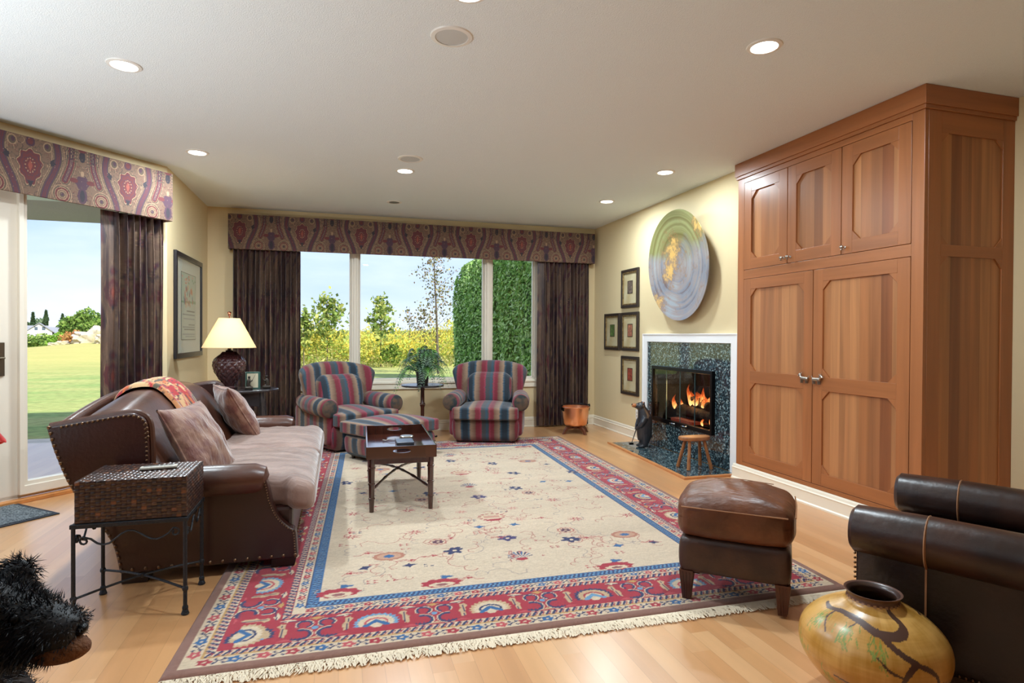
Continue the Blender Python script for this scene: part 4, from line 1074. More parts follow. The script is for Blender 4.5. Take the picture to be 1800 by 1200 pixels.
def armchair(label, loc, rz):
    t = thing('armchair', label, 'armchair', loc, rz, 'striped armchairs by the window')
    def base_fn(x, y, z):
        k = (z + .15) / .30; s_ = 1 + .05 * math.sin(PI * k) - .05 * (1 - k) ** 2
        return x * s_, y * (s_ if y < 0 else 1), z
    MB().rbox((.375, .40, .145), .06, 18, 0, base_fn, (0, -.02, .17)).build('base', M_sx, t)
    def seat(x, y, z):
        if y > -.26: x = x * (.80 if y > -.20 else .80 + .20 * (-.20 - y) / .06)
        return x, y - .02 * (1 - (x / .38) ** 2) * (y < -.2), z
    MB().rbox((.375, .36, .066), .022, 26, .045, seat, (0, -.14, .355)).build('seat_cushion', M_sx, t)
    for s_ in (-1, 1):
        b = MB()
        pts = [(s_ * .400, -.40, .475), (s_ * .398, -.38, .475), (s_ * .395, -.1, .478), (s_ * .380, .12, .485), (s_ * .350, .30, .50)]
        b.tube(pts, [.088, .098, .100, .096, .08], 26)
        arm = b.build('arm', M_sy, t)
        MB().tube([(s_ * .400, -.412, .475), (s_ * .400, -.40, .475)], [.070, .092], 26).build('arm_face', M_aface, arm)
        def sup(x, y, z): return x, y, z
        MB().rbox((.05, .38, .19), .045, 10, 0, None, (s_ * .375, -.01, .28)).build('arm_panel', M_sy, t)
    def bk(x, y, z):
        k = (z + .31) / .62; a = x / .42
        X = x * (.80 + .34 * k); Y = y + .22 + .13 * k - (.20 * abs(a) ** 2.6) * (.35 + .65 * k)
        Z = .30 + k * .630 - .085 * k * abs(a) ** 2.6
        return X, Y, Z
    MB().rbox((.42, .085, .31), .078, 26, 0, bk).build('backrest', M_sx, t)
    def pl(x, y, z):
        k = (z + .2) / .4; pu = .03 * math.cos(PI * x / .6) * math.sin(PI * min(max(k, 0), 1)) * (-1 if y < 0 else 0)
        kx, kz = abs(x) / .265, abs(z) / .2; x = x * (1 - .13 * kz ** 4); z = z * (1 - .13 * kx ** 4)
        return x * (1 + .05 * k), y + .10 * k + pu + .006 * math.sin(26 * x + 4 * z) * k, z - .012 * (1 - abs(x) / .28) * (z > .15)
    MB().rbox((.265, .085, .20), .078, 24, 0, pl, (0, .07, .60)).build('back_pillow', M_sx, t)
    for x in (-.32, .32):
        for y in (-.36, .34): MB().lathe([(.016, .0155), (.024, .05)], (x, y, 0), 12).build('foot', M_foot, t)
    return t


a1 = armchair('striped armchair with the matching ottoman drawn up to it, left of the fern', (.07, 6.94, 0), math.radians(29))
a2 = copy_tree(a1); a2.location = (1.735, 6.99, 0); a2.rotation_euler = (0, 0, math.radians(-19)); a2['label'] = 'striped armchair standing alone between the fern and the copper pot'

ot = thing('ottoman', 'striped fabric ottoman in front of the left armchair, behind the tray table', 'ottoman', (.50, 6.13, 0), math.radians(35))
def obase(x, y, z): k = (z + .12) / .24; s_ = 1 - .05 * (1 - k) ** 2 + .02 * math.sin(PI * k); return x * s_, y * s_, z
MB().rbox((.375, .285, .115), .07, 18, 0, obase, (0, 0, .155)).build('base', M_sox, ot)
MB().rbox((.395, .305, .058), .020, 22, .05, None, (0, 0, .325)).build('top_cushion', M_sox, ot)
for x in (-.3, .3):
    for y in (-.2, .2): MB().lathe([(.014, .0155), (.022, .05)], (x, y, 0), 12).build('foot', M_foot, ot)

# ------------------------------------------------------------------ leather ottoman
M_oxb = mat('saddle_leather', rgb(118, 68, 38), .42, var=(rgb(74, 40, 24), 5, (1, 1, 1), .2), bump=(9, .55, (1, 3, 1)), coat=.08)
M_dkl = mat('dark_leather', rgb(46, 28, 24), .42, var=(rgb(66, 42, 32), 8, (1, 1, 1), .12), bump=(90, .12), coat=.1)
M_seam = mat('seam_piping', rgb(150, 104, 70), .5)
lo = thing('footstool', 'square tufted brown leather footstool on tapered legs at the rug corner', 'footstool', (1.835, 2.445, 0), math.radians(-41))
HW, HD = .25, .21
def ob(x, y, z): k = (z + .085) / .17; s_ = .97 + .03 * math.sin(PI * k); return x * s_, y * s_, z
MB().rbox((HW - .008, HD - .008, .085), .03, 14, 0, ob, (0, 0, .225)).build('base', M_dkl, lo)
def oc(x, y, z):
    # cushion gathered at its four corners
    d = min(abs(abs(x) - HW), .12) / .12; e = min(abs(abs(y) - HD), .12) / .12
    pin = (1 - d) * (1 - e); return x * (1 - .06 * pin), y * (1 - .06 * pin), z + (.005 * math.sin(24 * y + 7 * math.sin(9 * x)) * d * e if z > .03 else 0) - .015 * pin * (z > 0)
MB().rbox((HW + .008, HD + .008, .088), .05, 34, .055, oc, (0, 0, .400)).build('top_cushion', M_oxb, lo)
b = MB(); q = HW + .005; w = HD + .005
b.tube([(-q + .03, -w, .450), (q - .03, -w, .450)], .0035, 6)
b.tube([(q, -w + .02, .452), (q + .004, 0, .458), (q, w - .02, .452)], .0035, 6); b.build('piping', M_seam, lo)
b = MB()
for k in range(9): b.tube([(-.13 + .035 * k, .06, .535 - abs(k - 4) * .002), (-.13 + .035 * k, .16, .508 - abs(k - 4) * .002)], .0022, 5)
b.tube([(-.15, .10, .524), (0, .10, .534), (.16, .10, .524)], .0022, 5); b.build('tuft_stitch', M_seam, lo)
for x in (-1, 1):
    for y in (-1, 1):
        x0, y0 = x * (HW - .045), y * (HD - .045)
        b = MB()
        vs = [(x0 + i * s_, y0 + j * s_, z) for s_, z in ((.018, .013), (.031, .15)) for i, j in ((-1, -1), (1, -1), (1, 1), (-1, 1))]
        b.add(vs, [(3, 2, 1, 0), (4, 5, 6, 7), (0, 1, 5, 4), (1, 2, 6, 5), (2, 3, 7, 6), (3, 0, 4, 7)])
        for j in (-1, 0, 1):
            b.tube([(x0 + j * .009, y0 - .0185, .02), (x0 + j * .015, y0 - .031, .14)], .0035, 5); b.tube([(x0 + .0185, y0 + j * .009, .02), (x0 + .031, y0 + j * .015, .14)], .0035, 5)
        b.build('leg', M_walnut, lo, smooth=False)

# ------------------------------------------------------------------ leather club chair
M_club = mat('club_leather', rgb(66, 39, 28), .36, var=(rgb(34, 20, 16), 5, (1, 1, 1), .18), bump=(14, .16), coat=.15)
cc = thing('club_chair', 'dark brown leather club chair with stitched roll arms, cut off by the frame', 'armchair', (2.43, 1.60, 0), math.radians(180 + 30))
# local: the chair faces -y
M_club_shade = mat('club_leather_shaded', rgb(24, 15, 13), .38, var=(rgb(38, 22, 17), 6, (1, 1, 1), .15), bump=(60, .12), coat=.15)  # club leather darkened in colour to stand in for shade on its sides
for s_ in (-1, 1):
    pts = [(s_ * .37, -.46, .515), (s_ * .37, -.445, .515), (s_ * .37, -.2, .515), (s_ * .37, .1, .510), (s_ * .365, .42, .515)]
    arm = MB().tube(pts, [.072, .088, .092, .092, .09], 26).build('arm', M_club, cc)
    b = MB()
    for y in (-.22, .05, .30): b.lathe([(.0925, -.004), (.0965, 0), (.0925, .004)], n=30, M=Matrix.Translation((s_ * .37, y, .513)) @ Matrix.Rotation(PI / 2, 4, 'X'))
    b.build('seam', M_seam, arm)
    MB().rbox((.045, .43, .215), .02, 10, 0, None, (s_ * .375, -.01, .30)).build('side_panel', M_club_shade, cc)
    b = MB()
    for y in (-.22, .05, .30): b.box((s_ * .4215 - .002, y - .003, .10), (s_ * .4215 + .002, y + .003, .44))
    b.build('panel_seam', M_seam, cc, smooth=False)
    n_ = nails([(s_ * .423, -.43, .10), (s_ * .423, .42, .10)], .018, .0052); n_.build('nail_trim', M_nail, cc)
    n_ = nails([(s_ * .40, -.442, .11), (s_ * .415, -.442, .44)], .018, .005); n_.build('front_nail_trim', M_nail, cc)
MB().rbox((.335, .40, .10), .03, 10, 0, None, (0, -.02, .20)).build('seat_frame', M_club_shade, cc)
MB().rbox((.275, .33, .075), .05, 20, .035, None, (0, -.13, .365)).build('seat_cushion', M_club, cc)
def cb(x, y, z): k = (z + .28) / .56; return x, y + .14 * k - .10 * (abs(x) / .38) ** 3 * k, z
MB().rbox((.36, .10, .28), .08, 18, 0, cb, (0, .33, .55)).build('backrest', M_club, cc)
for x in (-.33, .33):
    for y in (-.38, .36): MB().lathe([(.02, 0), (.03, .09)], (x, y, 0), 12).build('leg', M_foot, cc)
pillow('throw_pillow', 'pale grey throw pillow in the club chair at the right edge', .2, .2, .07, (2.50, 1.50, .585), (math.radians(68), 0, math.radians(30)), mat('pale_pillow', rgb(196, 190, 180), .7, var=(rgb(130, 124, 116), 12, (1, 1, 1), .2)))

# ================================================================== tray table
M_tray = woodmat('tray_mahogany', rgb(64, 32, 24), rgb(74, 38, 28), rgb(56, 28, 20), .4, 'XY', (1, 1, .08), .14, .25)
M_tray.node_tree.nodes['Principled BSDF'].inputs['Coat Weight'].default_value = .8
M_tray.node_tree.nodes['Principled BSDF'].inputs['Coat Roughness'].default_value = .08
ct = thing('tray_table', 'dark wooden butler tray table with crossed stretchers standing on the rug', 'coffee table', (.437, 4.675, 0), math.radians(-2))
tw_, td = .235, .50
b = MB(); zf, zt = .397, .470
b.box((-tw_, -td, zf - .01), (tw_, td, zf)); b.build('tray_base', M_tray, ct, smooth=False)
for sx_ in (-1, 1):
    MB().box((sx_ * tw_ - .006, -td, zf - .012), (sx_ * tw_ + .006, td, zt)).build('tray_side', M_tray, ct, smooth=False, bevel=.002)
for sy_ in (-1, 1):
    # end board with a handle slot
    hs = [(.062 * math.cos(a) * (1 if abs(math.cos(a)) < .8 else 1), zf + .040 + .014 * math.sin(a)) for a in np.linspace(0, 2 * PI, 24, endpoint=False)]
    def sq(a):
        c, s_ = math.cos(a), math.sin(a); k = 1 / max(abs(c), abs(s_)); x = c * k; z = s_ * k; return (x * tw_, (zf + zt) / 2 - .006 + z * (zt - zf + .012) / 2)
    outer = [sq(a) for a in np.linspace(0, 2 * PI, 24, endpoint=False)]
    y0 = sy_ * td
    MB().ring(outer, hs, 1, y0 - .006, y0 + .006).build('tray_end', M_tray, ct, smooth=False)
b = MB().ring([(-tw_ + .012, -td + .02), (tw_ - .012, -td + .02), (tw_ - .012, td - .05), (-tw_ + .012, td - .05)], [(-tw_ + .032, -td + .04), (tw_ - .032, -td + .04), (tw_ - .032, td - .07), (-tw_ + .032, td - .07)], 2, .345, .386)
b.build('apron', M_tray, ct, smooth=False, bevel=.002)
for x in (-1, 1):
    for y in (-1, 1):
        prof = [(.0155, .0135), (.019, .10), (.023, .103), (.023, .11), (.019, .113), (.0205, .20), (.0245, .203), (.0245, .212), (.0205, .215), (.022, .31), (.026, .313), (.026, .322), (.022, .325), (.023, .385)]
        MB().lathe(prof, (x * (tw_ - .032), -td + .038 if y < 0 else td - .075, 0), 14).build('leg', M_tray, ct)
b = MB()
for s_ in (-1, 1):
    p0, p1 = Vector((-(tw_ - .03), -s_ * (td - .04), .16)), Vector((tw_ - .03, s_ * (td - .04), .16)); pts, rr = [], []
    for k in range(25):
        t = k / 24; q = p0.lerp(p1, t); q.z += .05 * math.sin(PI * t) - .0; pts.append(q); rr.append(.0085 + (.003 if k % 4 == 2 else 0))
    b.tube(pts, rr, 10)
b.lathe([(.0, -.014), (.02, -.008), (.022, .008), (0, .014)], (0, 0, .21), 16); b.build('stretcher', M_tray, ct)
CTM = Matrix.Translation((.437, 4.675, 0)) @ Matrix.Rotation(math.radians(-2), 4, 'Z')
def onct(x, y, z=zf): return CTM @ Vector((x, y, z))
bx = thing('box', 'small black lidded box lying in the tray table', 'box', onct(.04, -.18, zf + .0005), math.radians(-1))
M_blk = mat('black_lacquer', rgb(24, 30, 40), .25, coat=.4)
MB().box((-.062, -.085, 0), (.062, .085, .040)).build('box_body', M_blk, bx, smooth=False, bevel=.003)
MB().box((-.064, -.087, .041), (.064, .087, .056)).build('lid', mat('box_lid', rgb(60, 64, 74), .3, coat=.3), bx, smooth=False, bevel=.003)
ds = thing('tin', 'round silver lidded tin behind the black box in the tray', 'tin', onct(.075, .10, zf + .0005))
M_silv = mat('brushed_silver', rgb(190, 184, 172), .3, .9)
MB().lathe([(.046, 0), (.05, .004), (.05, .030)], n=36).build('tin_body', M_silv, ds); MB().lathe([(.053, .026), (.053, .040), (.048, .045), (0, .047)], n=36).build('lid', M_silv, ds)
sp_ = MB().tube([(0, 0, .012), (-.03, .0, .022), (-.06, -.004, .02), (-.095, -.008, .008), (-.12, -.006, .012)], [.004, .004, .0035, .004, .006], 8, flat=.6).build('magnifier_handle', M_silv, None, loc=tuple(onct(.01, .14, zf)))
sp_.name = 'spoon'; tag(sp_, 'curved silver spoon handle beside the round tin in the tray', 'spoon')

# ================================================================== iron table with woven box
M_iron = mat('wrought_iron', rgb(52, 54, 58), .45, .7, bump=(120, .3))
it = thing('iron_table', 'woven top end table on a wrought iron frame beside the near sofa arm', 'side table', (-.862, 3.085, 0), 0)
IX, IY, IZ = .212, .165, .425
# frame bottom corners measured from the photo; slightly skewed rectangle
b = MB()
for y in (-1, 1): b.box((-IX - .012, y * IY - .008, IZ - .012), (IX + .012, y * IY + .008, IZ + .006))
for x in (-1, 1): b.box((x * IX - .008, -IY, IZ - .012), (x * IX + .008, IY, IZ + .006))
b.build('top_frame', M_iron, it, smooth=False, bevel=.002)
for x in (-1, 1):
    for y in (-1, 1):
        b = MB(); b.tube([(x * IX, y * IY, IZ), (x * IX, y * IY, .022)], .0085, 8)
        for z in (.115, .030): b.lathe([(.0085, -.012), (.0125, -.004), (.0125, .004), (.0085, .012)], (x * IX, y * IY, z), 12)
        b.lathe([(.013, 0), (.017, .004), (.014, .014), (.0085, .03)], (x * IX, y * IY, 0), 14); b.build('leg', M_iron, it)
b = MB()
for s_ in (-1, 1):
    pts = [(-IX + 2 * IX * k / 16, s_ * (-IY + 2 * IY * k / 16), .115 + .018 * math.sin(PI * k / 16)) for k in range(17)]; b.tube(pts, .0055, 8)
b.lathe([(0, -.012), (.012, -.006), (.012, .006), (0, .012)], (0, 0, .133), 12); b.build('stretcher', M_iron, it)
def scroll(p0, p1):
    """hammered wave with curled ends under the frame"""
    d = (Vector(p1) - Vector(p0)); L_ = d.length; u_ = d.normalized(); b = MB(); pts = []
    def at(s_, z): return Vector(p0) + u_ * s_ + Vector((0, 0, z))
    for k in range(10):
        a = PI * 2.2 * (1 - k / 10); r_ = .006 + .014 * k / 10; pts.append(at(.03 + r_ * math.cos(a + 1.2), -.012 + r_ * math.sin(a + 1.2)))
    for k in range(14):
        t = k / 13; pts.append(at(.055 + (L_ - .11) * t, -.005 - .03 * math.sin(3 * PI * t) * (1 - .3 * t) + .0 * t))
    for k in range(10):
        a = -PI * 2.2 * k / 10; r_ = .020 - .014 * k / 10; pts.append(at(L_ - .03 + r_ * math.cos(a + 1.9), -.002 + r_ * math.sin(a + 1.9)))
    b.tube(pts, [.0045] * len(pts), 7); return b
for y in (-1, 1): scroll((-IX + .01, y * IY, IZ - .055), (IX - .01, y * IY, IZ - .055)).build('scroll', M_iron, it)
for x in (-1, 1): scroll((x * IX, -IY + .01, IZ - .055), (x * IX, IY - .01, IZ - .055)).build('scroll', M_iron, it)
# woven body: strips passing over and under each other
def weave_face(o, eu, ev, nu_, nv_, mat_, par, name, dep=.0036):
    o, eu, ev = (np.array(q, float) for q in (o, eu, ev)); nrm = np.cross(eu, ev); nrm /= np.linalg.norm(nrm); sub = 5
    a = np.arange(nu_ * sub + 1) / sub; c = np.arange(nv_ * sub + 1) / sub; A, C_ = np.meshgrid(a, c, indexing='ij')
    ia, ic = np.floor(A).astype(int) % nu_, np.floor(C_).astype(int) % nv_; fa, fc = A - np.floor(A), C_ - np.floor(C_)
    h = (np.sin(PI * fa) ** .6) * (np.sin(PI * fc) ** .6) * (.6 + .4 * ((ia + ic) % 2))
    r_ = np.random.default_rng(nu_ * 7 + nv_); tone = r_.random((nu_, nv_))
    pal = np.array([rgb(52, 34, 30), rgb(64, 42, 33), rgb(78, 50, 36), rgb(42, 32, 32), rgb(112, 68, 44)]); idx = np.digitize(tone, [.36, .66, .80, .96])
    col = pal[idx[ia, ic]] 
    Pp = o + A[..., None] / nu_ * eu + C_[..., None] / nv_ * ev + nrm * (h * dep)[..., None]
    return grid_obj(name, Pp, col, mat_, par)
M_weave = mat('woven_leather', vc=True, rough=.28, coat=.3)
z0, z1 = IZ + .007, .61; x0, x1, y0, y1 = -IX + .004, IX + .006, -IY + .002, IY + .004
MB().box((x0 + .002, y0 + .002, z0), (x1 - .002, y1 - .002, z1 - .002)).build('chest_core', M_foot, it, smooth=False)
weave_face((x0, y0, z0), (x1 - x0, 0, 0), (0, 0, z1 - z0), 22, 12, M_weave, it, 'woven_front')
weave_face((x1, y0, z0), (0, y1 - y0, 0), (0, 0, z1 - z0), 14, 12, M_weave, it, 'woven_side')
weave_face((x0, y1, z0), (0, y0 - y1, 0), (0, 0, z1 - z0), 14, 12, M_weave, it, 'woven_side')
weave_face((x1, y1, z0), (x0 - x1, 0, 0), (0, 0, z1 - z0), 22, 12, M_weave, it, 'woven_back')
weave_face((x0, y0, z1), (x1 - x0, 0, 0), (0, y1 - y0, 0), 22, 18, M_weave, it, 'woven_top')
rm = thing('remote_control', 'slim silver remote control lying on the woven table top', 'remote', (-.80, 3.10, .6135), math.radians(8))
MB().rbox((.075, .018, .007), .006, 8, c=(0, 0, .007)).build('remote_body', mat('remote_grey', rgb(196, 190, 176), .35), rm)
MB().box((-.06, -.012, .0138), (.06, .012, .0145)).build('button_pad', mat('remote_dark', rgb(120, 118, 112), .4), rm, smooth=False)

# ================================================================== lamp table, lamp, book, bookends
M_ebony = mat('ebonised_wood', rgb(58, 54, 56), .25, var=(rgb(40, 36, 38), 10, (1, 8, 1), .2), coat=.3)
lt = thing('lamp_table', 'dark oval top table carrying the lamp in the corner behind the sofa', 'side table', (-.955, 6.08, 0), math.radians(4))
MB().lathe([(0, .706), (.985, .706), (1.0, .712), (1.0, .722), (.985, .728), (0, .728)], n=64, sq=(.40, .28)).build('table_top', M_ebony, lt)
b = MB(); ap = [(-.27, .60), (-.24, .57), (-.15, .585), (0, .60), (.15, .585), (.24, .57), (.27, .60), (.28, .705), (-.28, .705)]
for y in (-.17, .17): b.prism(ap, 1, y - .008, y + .008)
for x in (-.27, .27): b.box((x - .008, -.17, .60), (x + .008, .17, .705))
b.build('apron', M_ebony, lt, smooth=False)
for x in (-1, 1):
    for y in (-1, 1): MB().tube([(x * .25, y * .16, .705), (x * .265, y * .18, .45), (x * .31, y * .21, .001)], [.03, .024, .014], 4).build('leg', M_ebony, lt, smooth=False)
lp = thing('table_lamp', 'table lamp with cream cone shade and dark red scaled ceramic base', 'lamp', (-.985, 6.09, .729))
# scaled body: lathe with diamond bosses
nu_, nv_ = 220, 110; A = np.linspace(0, 2 * PI, nu_ + 1)[:-1]; Zz = np.linspace(0, 1, nv_)
prof_z = np.array([0, .03, .06, .12, .28, .48, .64, .78, .88, .95, 1.0]); prof_r = np.array([.058, .060, .050, .056, .088, .124, .136, .128, .100, .075, .062])
rr = np.interp(Zz, prof_z, prof_r)
def csm(x, xp, yp):
    m_ = np.gradient(yp, xp); i = np.clip(np.searchsorted(xp, x) - 1, 0, len(xp) - 2); h = xp[i + 1] - xp[i]; t = (x - xp[i]) / h
    return (2 * t ** 3 - 3 * t ** 2 + 1) * yp[i] + (t ** 3 - 2 * t ** 2 + t) * h * m_[i] + (-2 * t ** 3 + 3 * t ** 2) * yp[i + 1] + (t ** 3 - t ** 2) * h * m_[i + 1]
rr = csm(Zz, prof_z, prof_r)
AA, ZZ = np.meshgrid(A, Zz, indexing='ij'); q1 = AA * 13 / PI + ZZ * 11; q2 = AA * 13 / PI - ZZ * 11
bump_ = (np.abs(np.sin(q1 * PI / 2)) * np.abs(np.sin(q2 * PI / 2))) ** .6 * np.clip((ZZ - .07) * 12, 0, 1) * np.clip((.95 - ZZ) * 12, 0, 1)
RR = rr[None, :] + .010 * bump_ * (rr / .13)[None, :]
Gl = np.dstack([RR * np.cos(AA), RR * np.sin(AA), ZZ * .345])
grid_obj('lamp_base', Gl, None, mat('oxblood_glaze', rgb(74, 40, 40), .16, coat=.6), lp, wu=True)
MB().lathe([(0, 0), (.068, 0), (.070, .010), (.055, .018), (0, .02)], n=36).lathe([(.03, .345), (.034, .355), (.014, .365), (.012, .40)], n=24).build('stand', mat('lamp_foot', rgb(62, 34, 34), .25, coat=.4), lp)
MB().lathe([(.012, .68), (.010, .70), (.016, .705), (.017, .715), (.006, .722), (0, .723)], n=18).tube([(0, 0, .36), (0, 0, .70)], .004, 6).build('finial', mat('copper_finial', rgb(180, 110, 90), .25, 1), lp)
M_shade = mat('shade_linen', rgb(244, 228, 190), .8, bump=(400, .1))
p_ = M_shade.node_tree.nodes['Principled BSDF']; t_ = M_shade.node_tree; tl = t_.nodes.new('ShaderNodeBsdfTranslucent'); tl.inputs[0].default_value = (*rgb(250, 228, 178), 1); mm = t_.nodes.new('ShaderNodeMixShader'); mm.inputs[0].default_value = .45
t_.links.new(p_.outputs[0], mm.inputs[1]); t_.links.new(tl.outputs[0], mm.inputs[2]); t_.links.new(mm.outputs[0], t_.nodes['Material Output'].inputs[0])
MB().lathe([(.232, .383), (.234, .385), (.232, .388), (.093, .655), (.091, .658), (.089, .655), (.229, .386), (.232, .383)], n=64).build('lamp_shade', M_shade, lp, angle=80)
l = bpy.data.lights.new('bulb', 'POINT'); l.energy = 4.5; l.color = (1, .78, .48); l.shadow_soft_size = .035
o = bpy.data.objects.new('bulb', l); COL.objects.link(o); o.parent = lp; o.location = (0, 0, .50)
LTZ = .7285
bk_ = thing('book', 'small book with a green cloth spine propped between two bookends', 'book', (-.775, 6.03, LTZ), math.radians(12))
M_page = mat('book_cover_cream', rgb(196, 186, 158), .6); M_green = mat('book_green', rgb(44, 82, 72), .55)
MB().box((-.060, -.010, 0), (.060, .060, .155)).build('page_block', mat('pages', rgb(226, 220, 200), .8), bk_, smooth=False)
MB().box((-.062, -.013, 0), (.064, -.010, .158)).build('cover', M_green, bk_, smooth=False); MB().box((.061, -.013, 0), (.066, .063, .158)).build('spine', M_green, bk_, smooth=False); MB().box((-.062, .060, 0), (.064, .063, .158)).build('cover', M_green, bk_, smooth=False)
MB().box((-.05, -.0145, .012), (.045, -.0131, .145)).build('cover_plate', M_page, bk_, smooth=False)
M_brz = mat('bronze', rgb(72, 66, 60), .35, .8)
def bookend(name, label, loc, rz, s=1.0):
    t = thing(name, label, 'bookend', loc, rz, 'bookends on the lamp table')
    MB().rbox((.036, .030, .014), .01, 8, 0, None, (0, 0, .0145)).build('rock_base', M_brz, t)
    b = MB(); b.tube([(0, 0, .02), (-.004, 0, .05), (.0, 0, .075), (.002, 0, .098)], [.020, .017, .018, .009], 12); b.ball((.003, 0, .110), (.011, .010, .012), 8); b.tube([(.003, 0, .118), (.003, 0, .124)], [.015, .008], 10)
    b.tube([(.0, .012, .085), (.018, .014, .075), (.030, .006, .086)], [.007, .006, .004], 7); b.tube([(.0, -.012, .085), (.016, -.012, .072), (.030, -.004, .082)], [.007, .006, .004], 7)
    b.tube([(-.002, .008, .035), (.014, .010, .03), (.016, .010, .012)], [.010, .008, .007], 7); b.tube([(-.002, -.008, .035), (.010, -.010, .028), (.012, -.010, .010)], [.010, .008, .007], 7)
    b.build('fisherman', M_brz, t)
    MB().tube([(.026, 0, .080), (.045, 0, .115), (.058, 0, .142)], [.0018, .0014, .0008], 5).build('fishing_rod', M_brz, t)
    return t
bookend('bookend', 'bronze seated fisherman bookend standing in front of the book', (-.80, 5.965, LTZ), math.radians(5))
bookend('bookend', 'silvery lit seated figure bookend at the right of the book', (-.656, 6.05, LTZ), math.radians(190))

# ================================================================== round table and fern
rt_ = thing('pedestal_table', 'small round dark pedestal table under the fern between the armchairs', 'side table', (.955, 7.12, 0))
MB().lathe([(0, .628), (.235, .628), (.25, .634), (.252, .645), (.246, .652), (0, .653)], n=56).build('table_top', M_ebony, rt_)
b = MB().lathe([(.022, .628), (.026, .60), (.022, .58), (.024, .44), (.030, .43), (.034, .415), (.028, .40), (.022, .38), (.021, .22), (.03, .19), (.026, .17), (.02, .12), (0, .11)], n=20); b.build('pedestal', M_walnut, rt_)
MB().lathe([(.030, .41), (.036, .416), (.030, .422)], n=24).build('collar', M_silv, rt_)
for k in range(4):
    a = k * PI / 2 + .55; c, s_ = math.cos(a), math.sin(a)
    MB().tube([(c * .015, s_ * .015, .20), (c * .06, s_ * .06, .17), (c * .13, s_ * .13, .09), (c * .17, s_ * .17, .03), (c * .20, s_ * .20, .008), (c * .225, s_ * .225, .010)], [.013, .011, .009, .008, .008, .011], 8).build('leg', M_iron, rt_)
fn_ = thing('potted_fern', 'arching green fern in a dark round pot in front of the window', 'plant', (.955, 7.12, .6535))
MB().lathe([(0, 0), (.062, 0), (.066, .01), (.078, .13), (.084, .135), (.084, .148), (.074, .148), (.072, .13), (0, .125)], n=36).build('pot', mat('dark_pot', rgb(52, 46, 46), .4, bump=(30, .3)), fn_)
V_, Q_, Cc = [], [], []
rf = np.random.default_rng(12)
for k in range(60):
    az = rf.uniform(0, 2 * PI); Lf = rf.uniform(.24, .40) ; up_ = rf.uniform(.10, .30) if k % 3 else rf.uniform(.26, .34); droop = rf.uniform(.22, .42) * (Lf / .36) ** 1.4
    if k % 3 == 0: Lf *= .62
    n_ = 24; c, s_ = math.cos(az), math.sin(az); prev = None
    tone = np.array(rgb(*[(74, 112, 62), (98, 150, 66), (54, 82, 58), (86, 108, 88)][k % 4]))
    pts = []
    for i in range(n_ + 1):
        t = i / n_; r_ = .03 + Lf * (t ** .9); z = .13 + up_ * math.sin(PI * min(t * 1.15, 1) * .62) * 1.15 - droop * t ** 2.6
        sw = .03 * math.sin(3 * t + k); pts.append(np.array([c * r_ - s_ * sw, s_ * r_ + c * sw, max(z, .004 if r_ < .25 else -.12)]))
    for i in range(1, n_):
        d = pts[i + 1] - pts[i - 1]; d /= np.linalg.norm(d) + 1e-9; side = np.cross(d, [0, 0, 1]); side /= np.linalg.norm(side) + 1e-9
        ll = .058 * math.sin(PI * min(1, .12 + .9 * i / n_)) ** .7 * (1.0 if i > 2 else .4); w_ = .0072
        for q in (-1, 1):
            tip = pts[i] + side * q * ll + d * ll * .25 + np.array([0, 0, -.35 * ll]); b_ = len(V_); midp = (pts[i] + tip) / 2
            V_ += [pts[i] - d * w_ * .5, midp - d * w_ + np.array([0, 0, .002]), tip, midp + d * w_ + np.array([0, 0, .002])]; Q_.append((b_, b_ + 1, b_ + 2, b_ + 3)); Cc += [tone * rf.uniform(.8, 1.2)] * 4
        b_ = len(V_); V_ += [pts[i - 1] - side * .0012, pts[i - 1] + side * .0012, pts[i] + side * .0012, pts[i] - side * .0012]; Q_.append((b_, b_ + 1, b_ + 2, b_ + 3)); Cc += [tone * .7] * 4
raw_obj('foliage', np.array(V_), np.array(Q_), np.array(Cc), mat('fern_leaf', vc=True, rough=.45), fn_)

# ================================================================== copper pot on its stand
cp = thing('copper_pot', 'polished copper cauldron with a black bail handle in the window corner', 'pot', (2.905, 7.10, 0))
M_cu = mat('copper', rgb(246, 192, 156), .3, 1.0, var=(rgb(238, 166, 120), 3, (1, 1, .3), .3), bump=(24, .05))
MB().lathe([(0, .093), (.10, .094), (.132, .104), (.146, .125), (.163, .22), (.174, .325), (.184, .331), (.186, .337), (.180, .342), (.170, .338), (.160, .22), (.142, .128), (.126, .108), (0, .10)], n=64).build('kettle', M_cu, cp)
b = MB(); pts = []
for k in range(25):
    a = PI * k / 24; pts.append((.186 * math.cos(a), -.03 + .17 * math.sin(a), .352 + .012 * math.sin(a)))
b.tube(pts, .0065, 8); b.build('bail_handle', M_black, cp)
for x in (-1, 1):
    MB().box((x * .176 - .008, -.028, .285), (x * .176 + .008, .028, .325)).tube([(x * .186, 0, .30), (x * .196, 0, .33), (x * .19, -.01, .358), (x * .18, -.02, .365)], .009, 8).build('lug', M_black, cp, smooth=False)
b = MB(); prof = [(.02, .085), (.10, .088), (.15, .082), (.175, .055), (.198, .012), (.214, .002), (.172, .001), (.155, .03), (.13, .055), (.08, .062), (.02, .06)]
for k in range(4):
    b.prism(prof, 1, -.014, .014, Matrix.Rotation(k * PI / 2 + .32, 4, 'Z'))
b.lathe([(0, .06), (.05, .06), (.05, .092), (0, .092)], n=20); cs_ = b.build('stand', mat('stand_wood', rgb(96, 52, 34), .4), cp, smooth=False, bevel=.002)

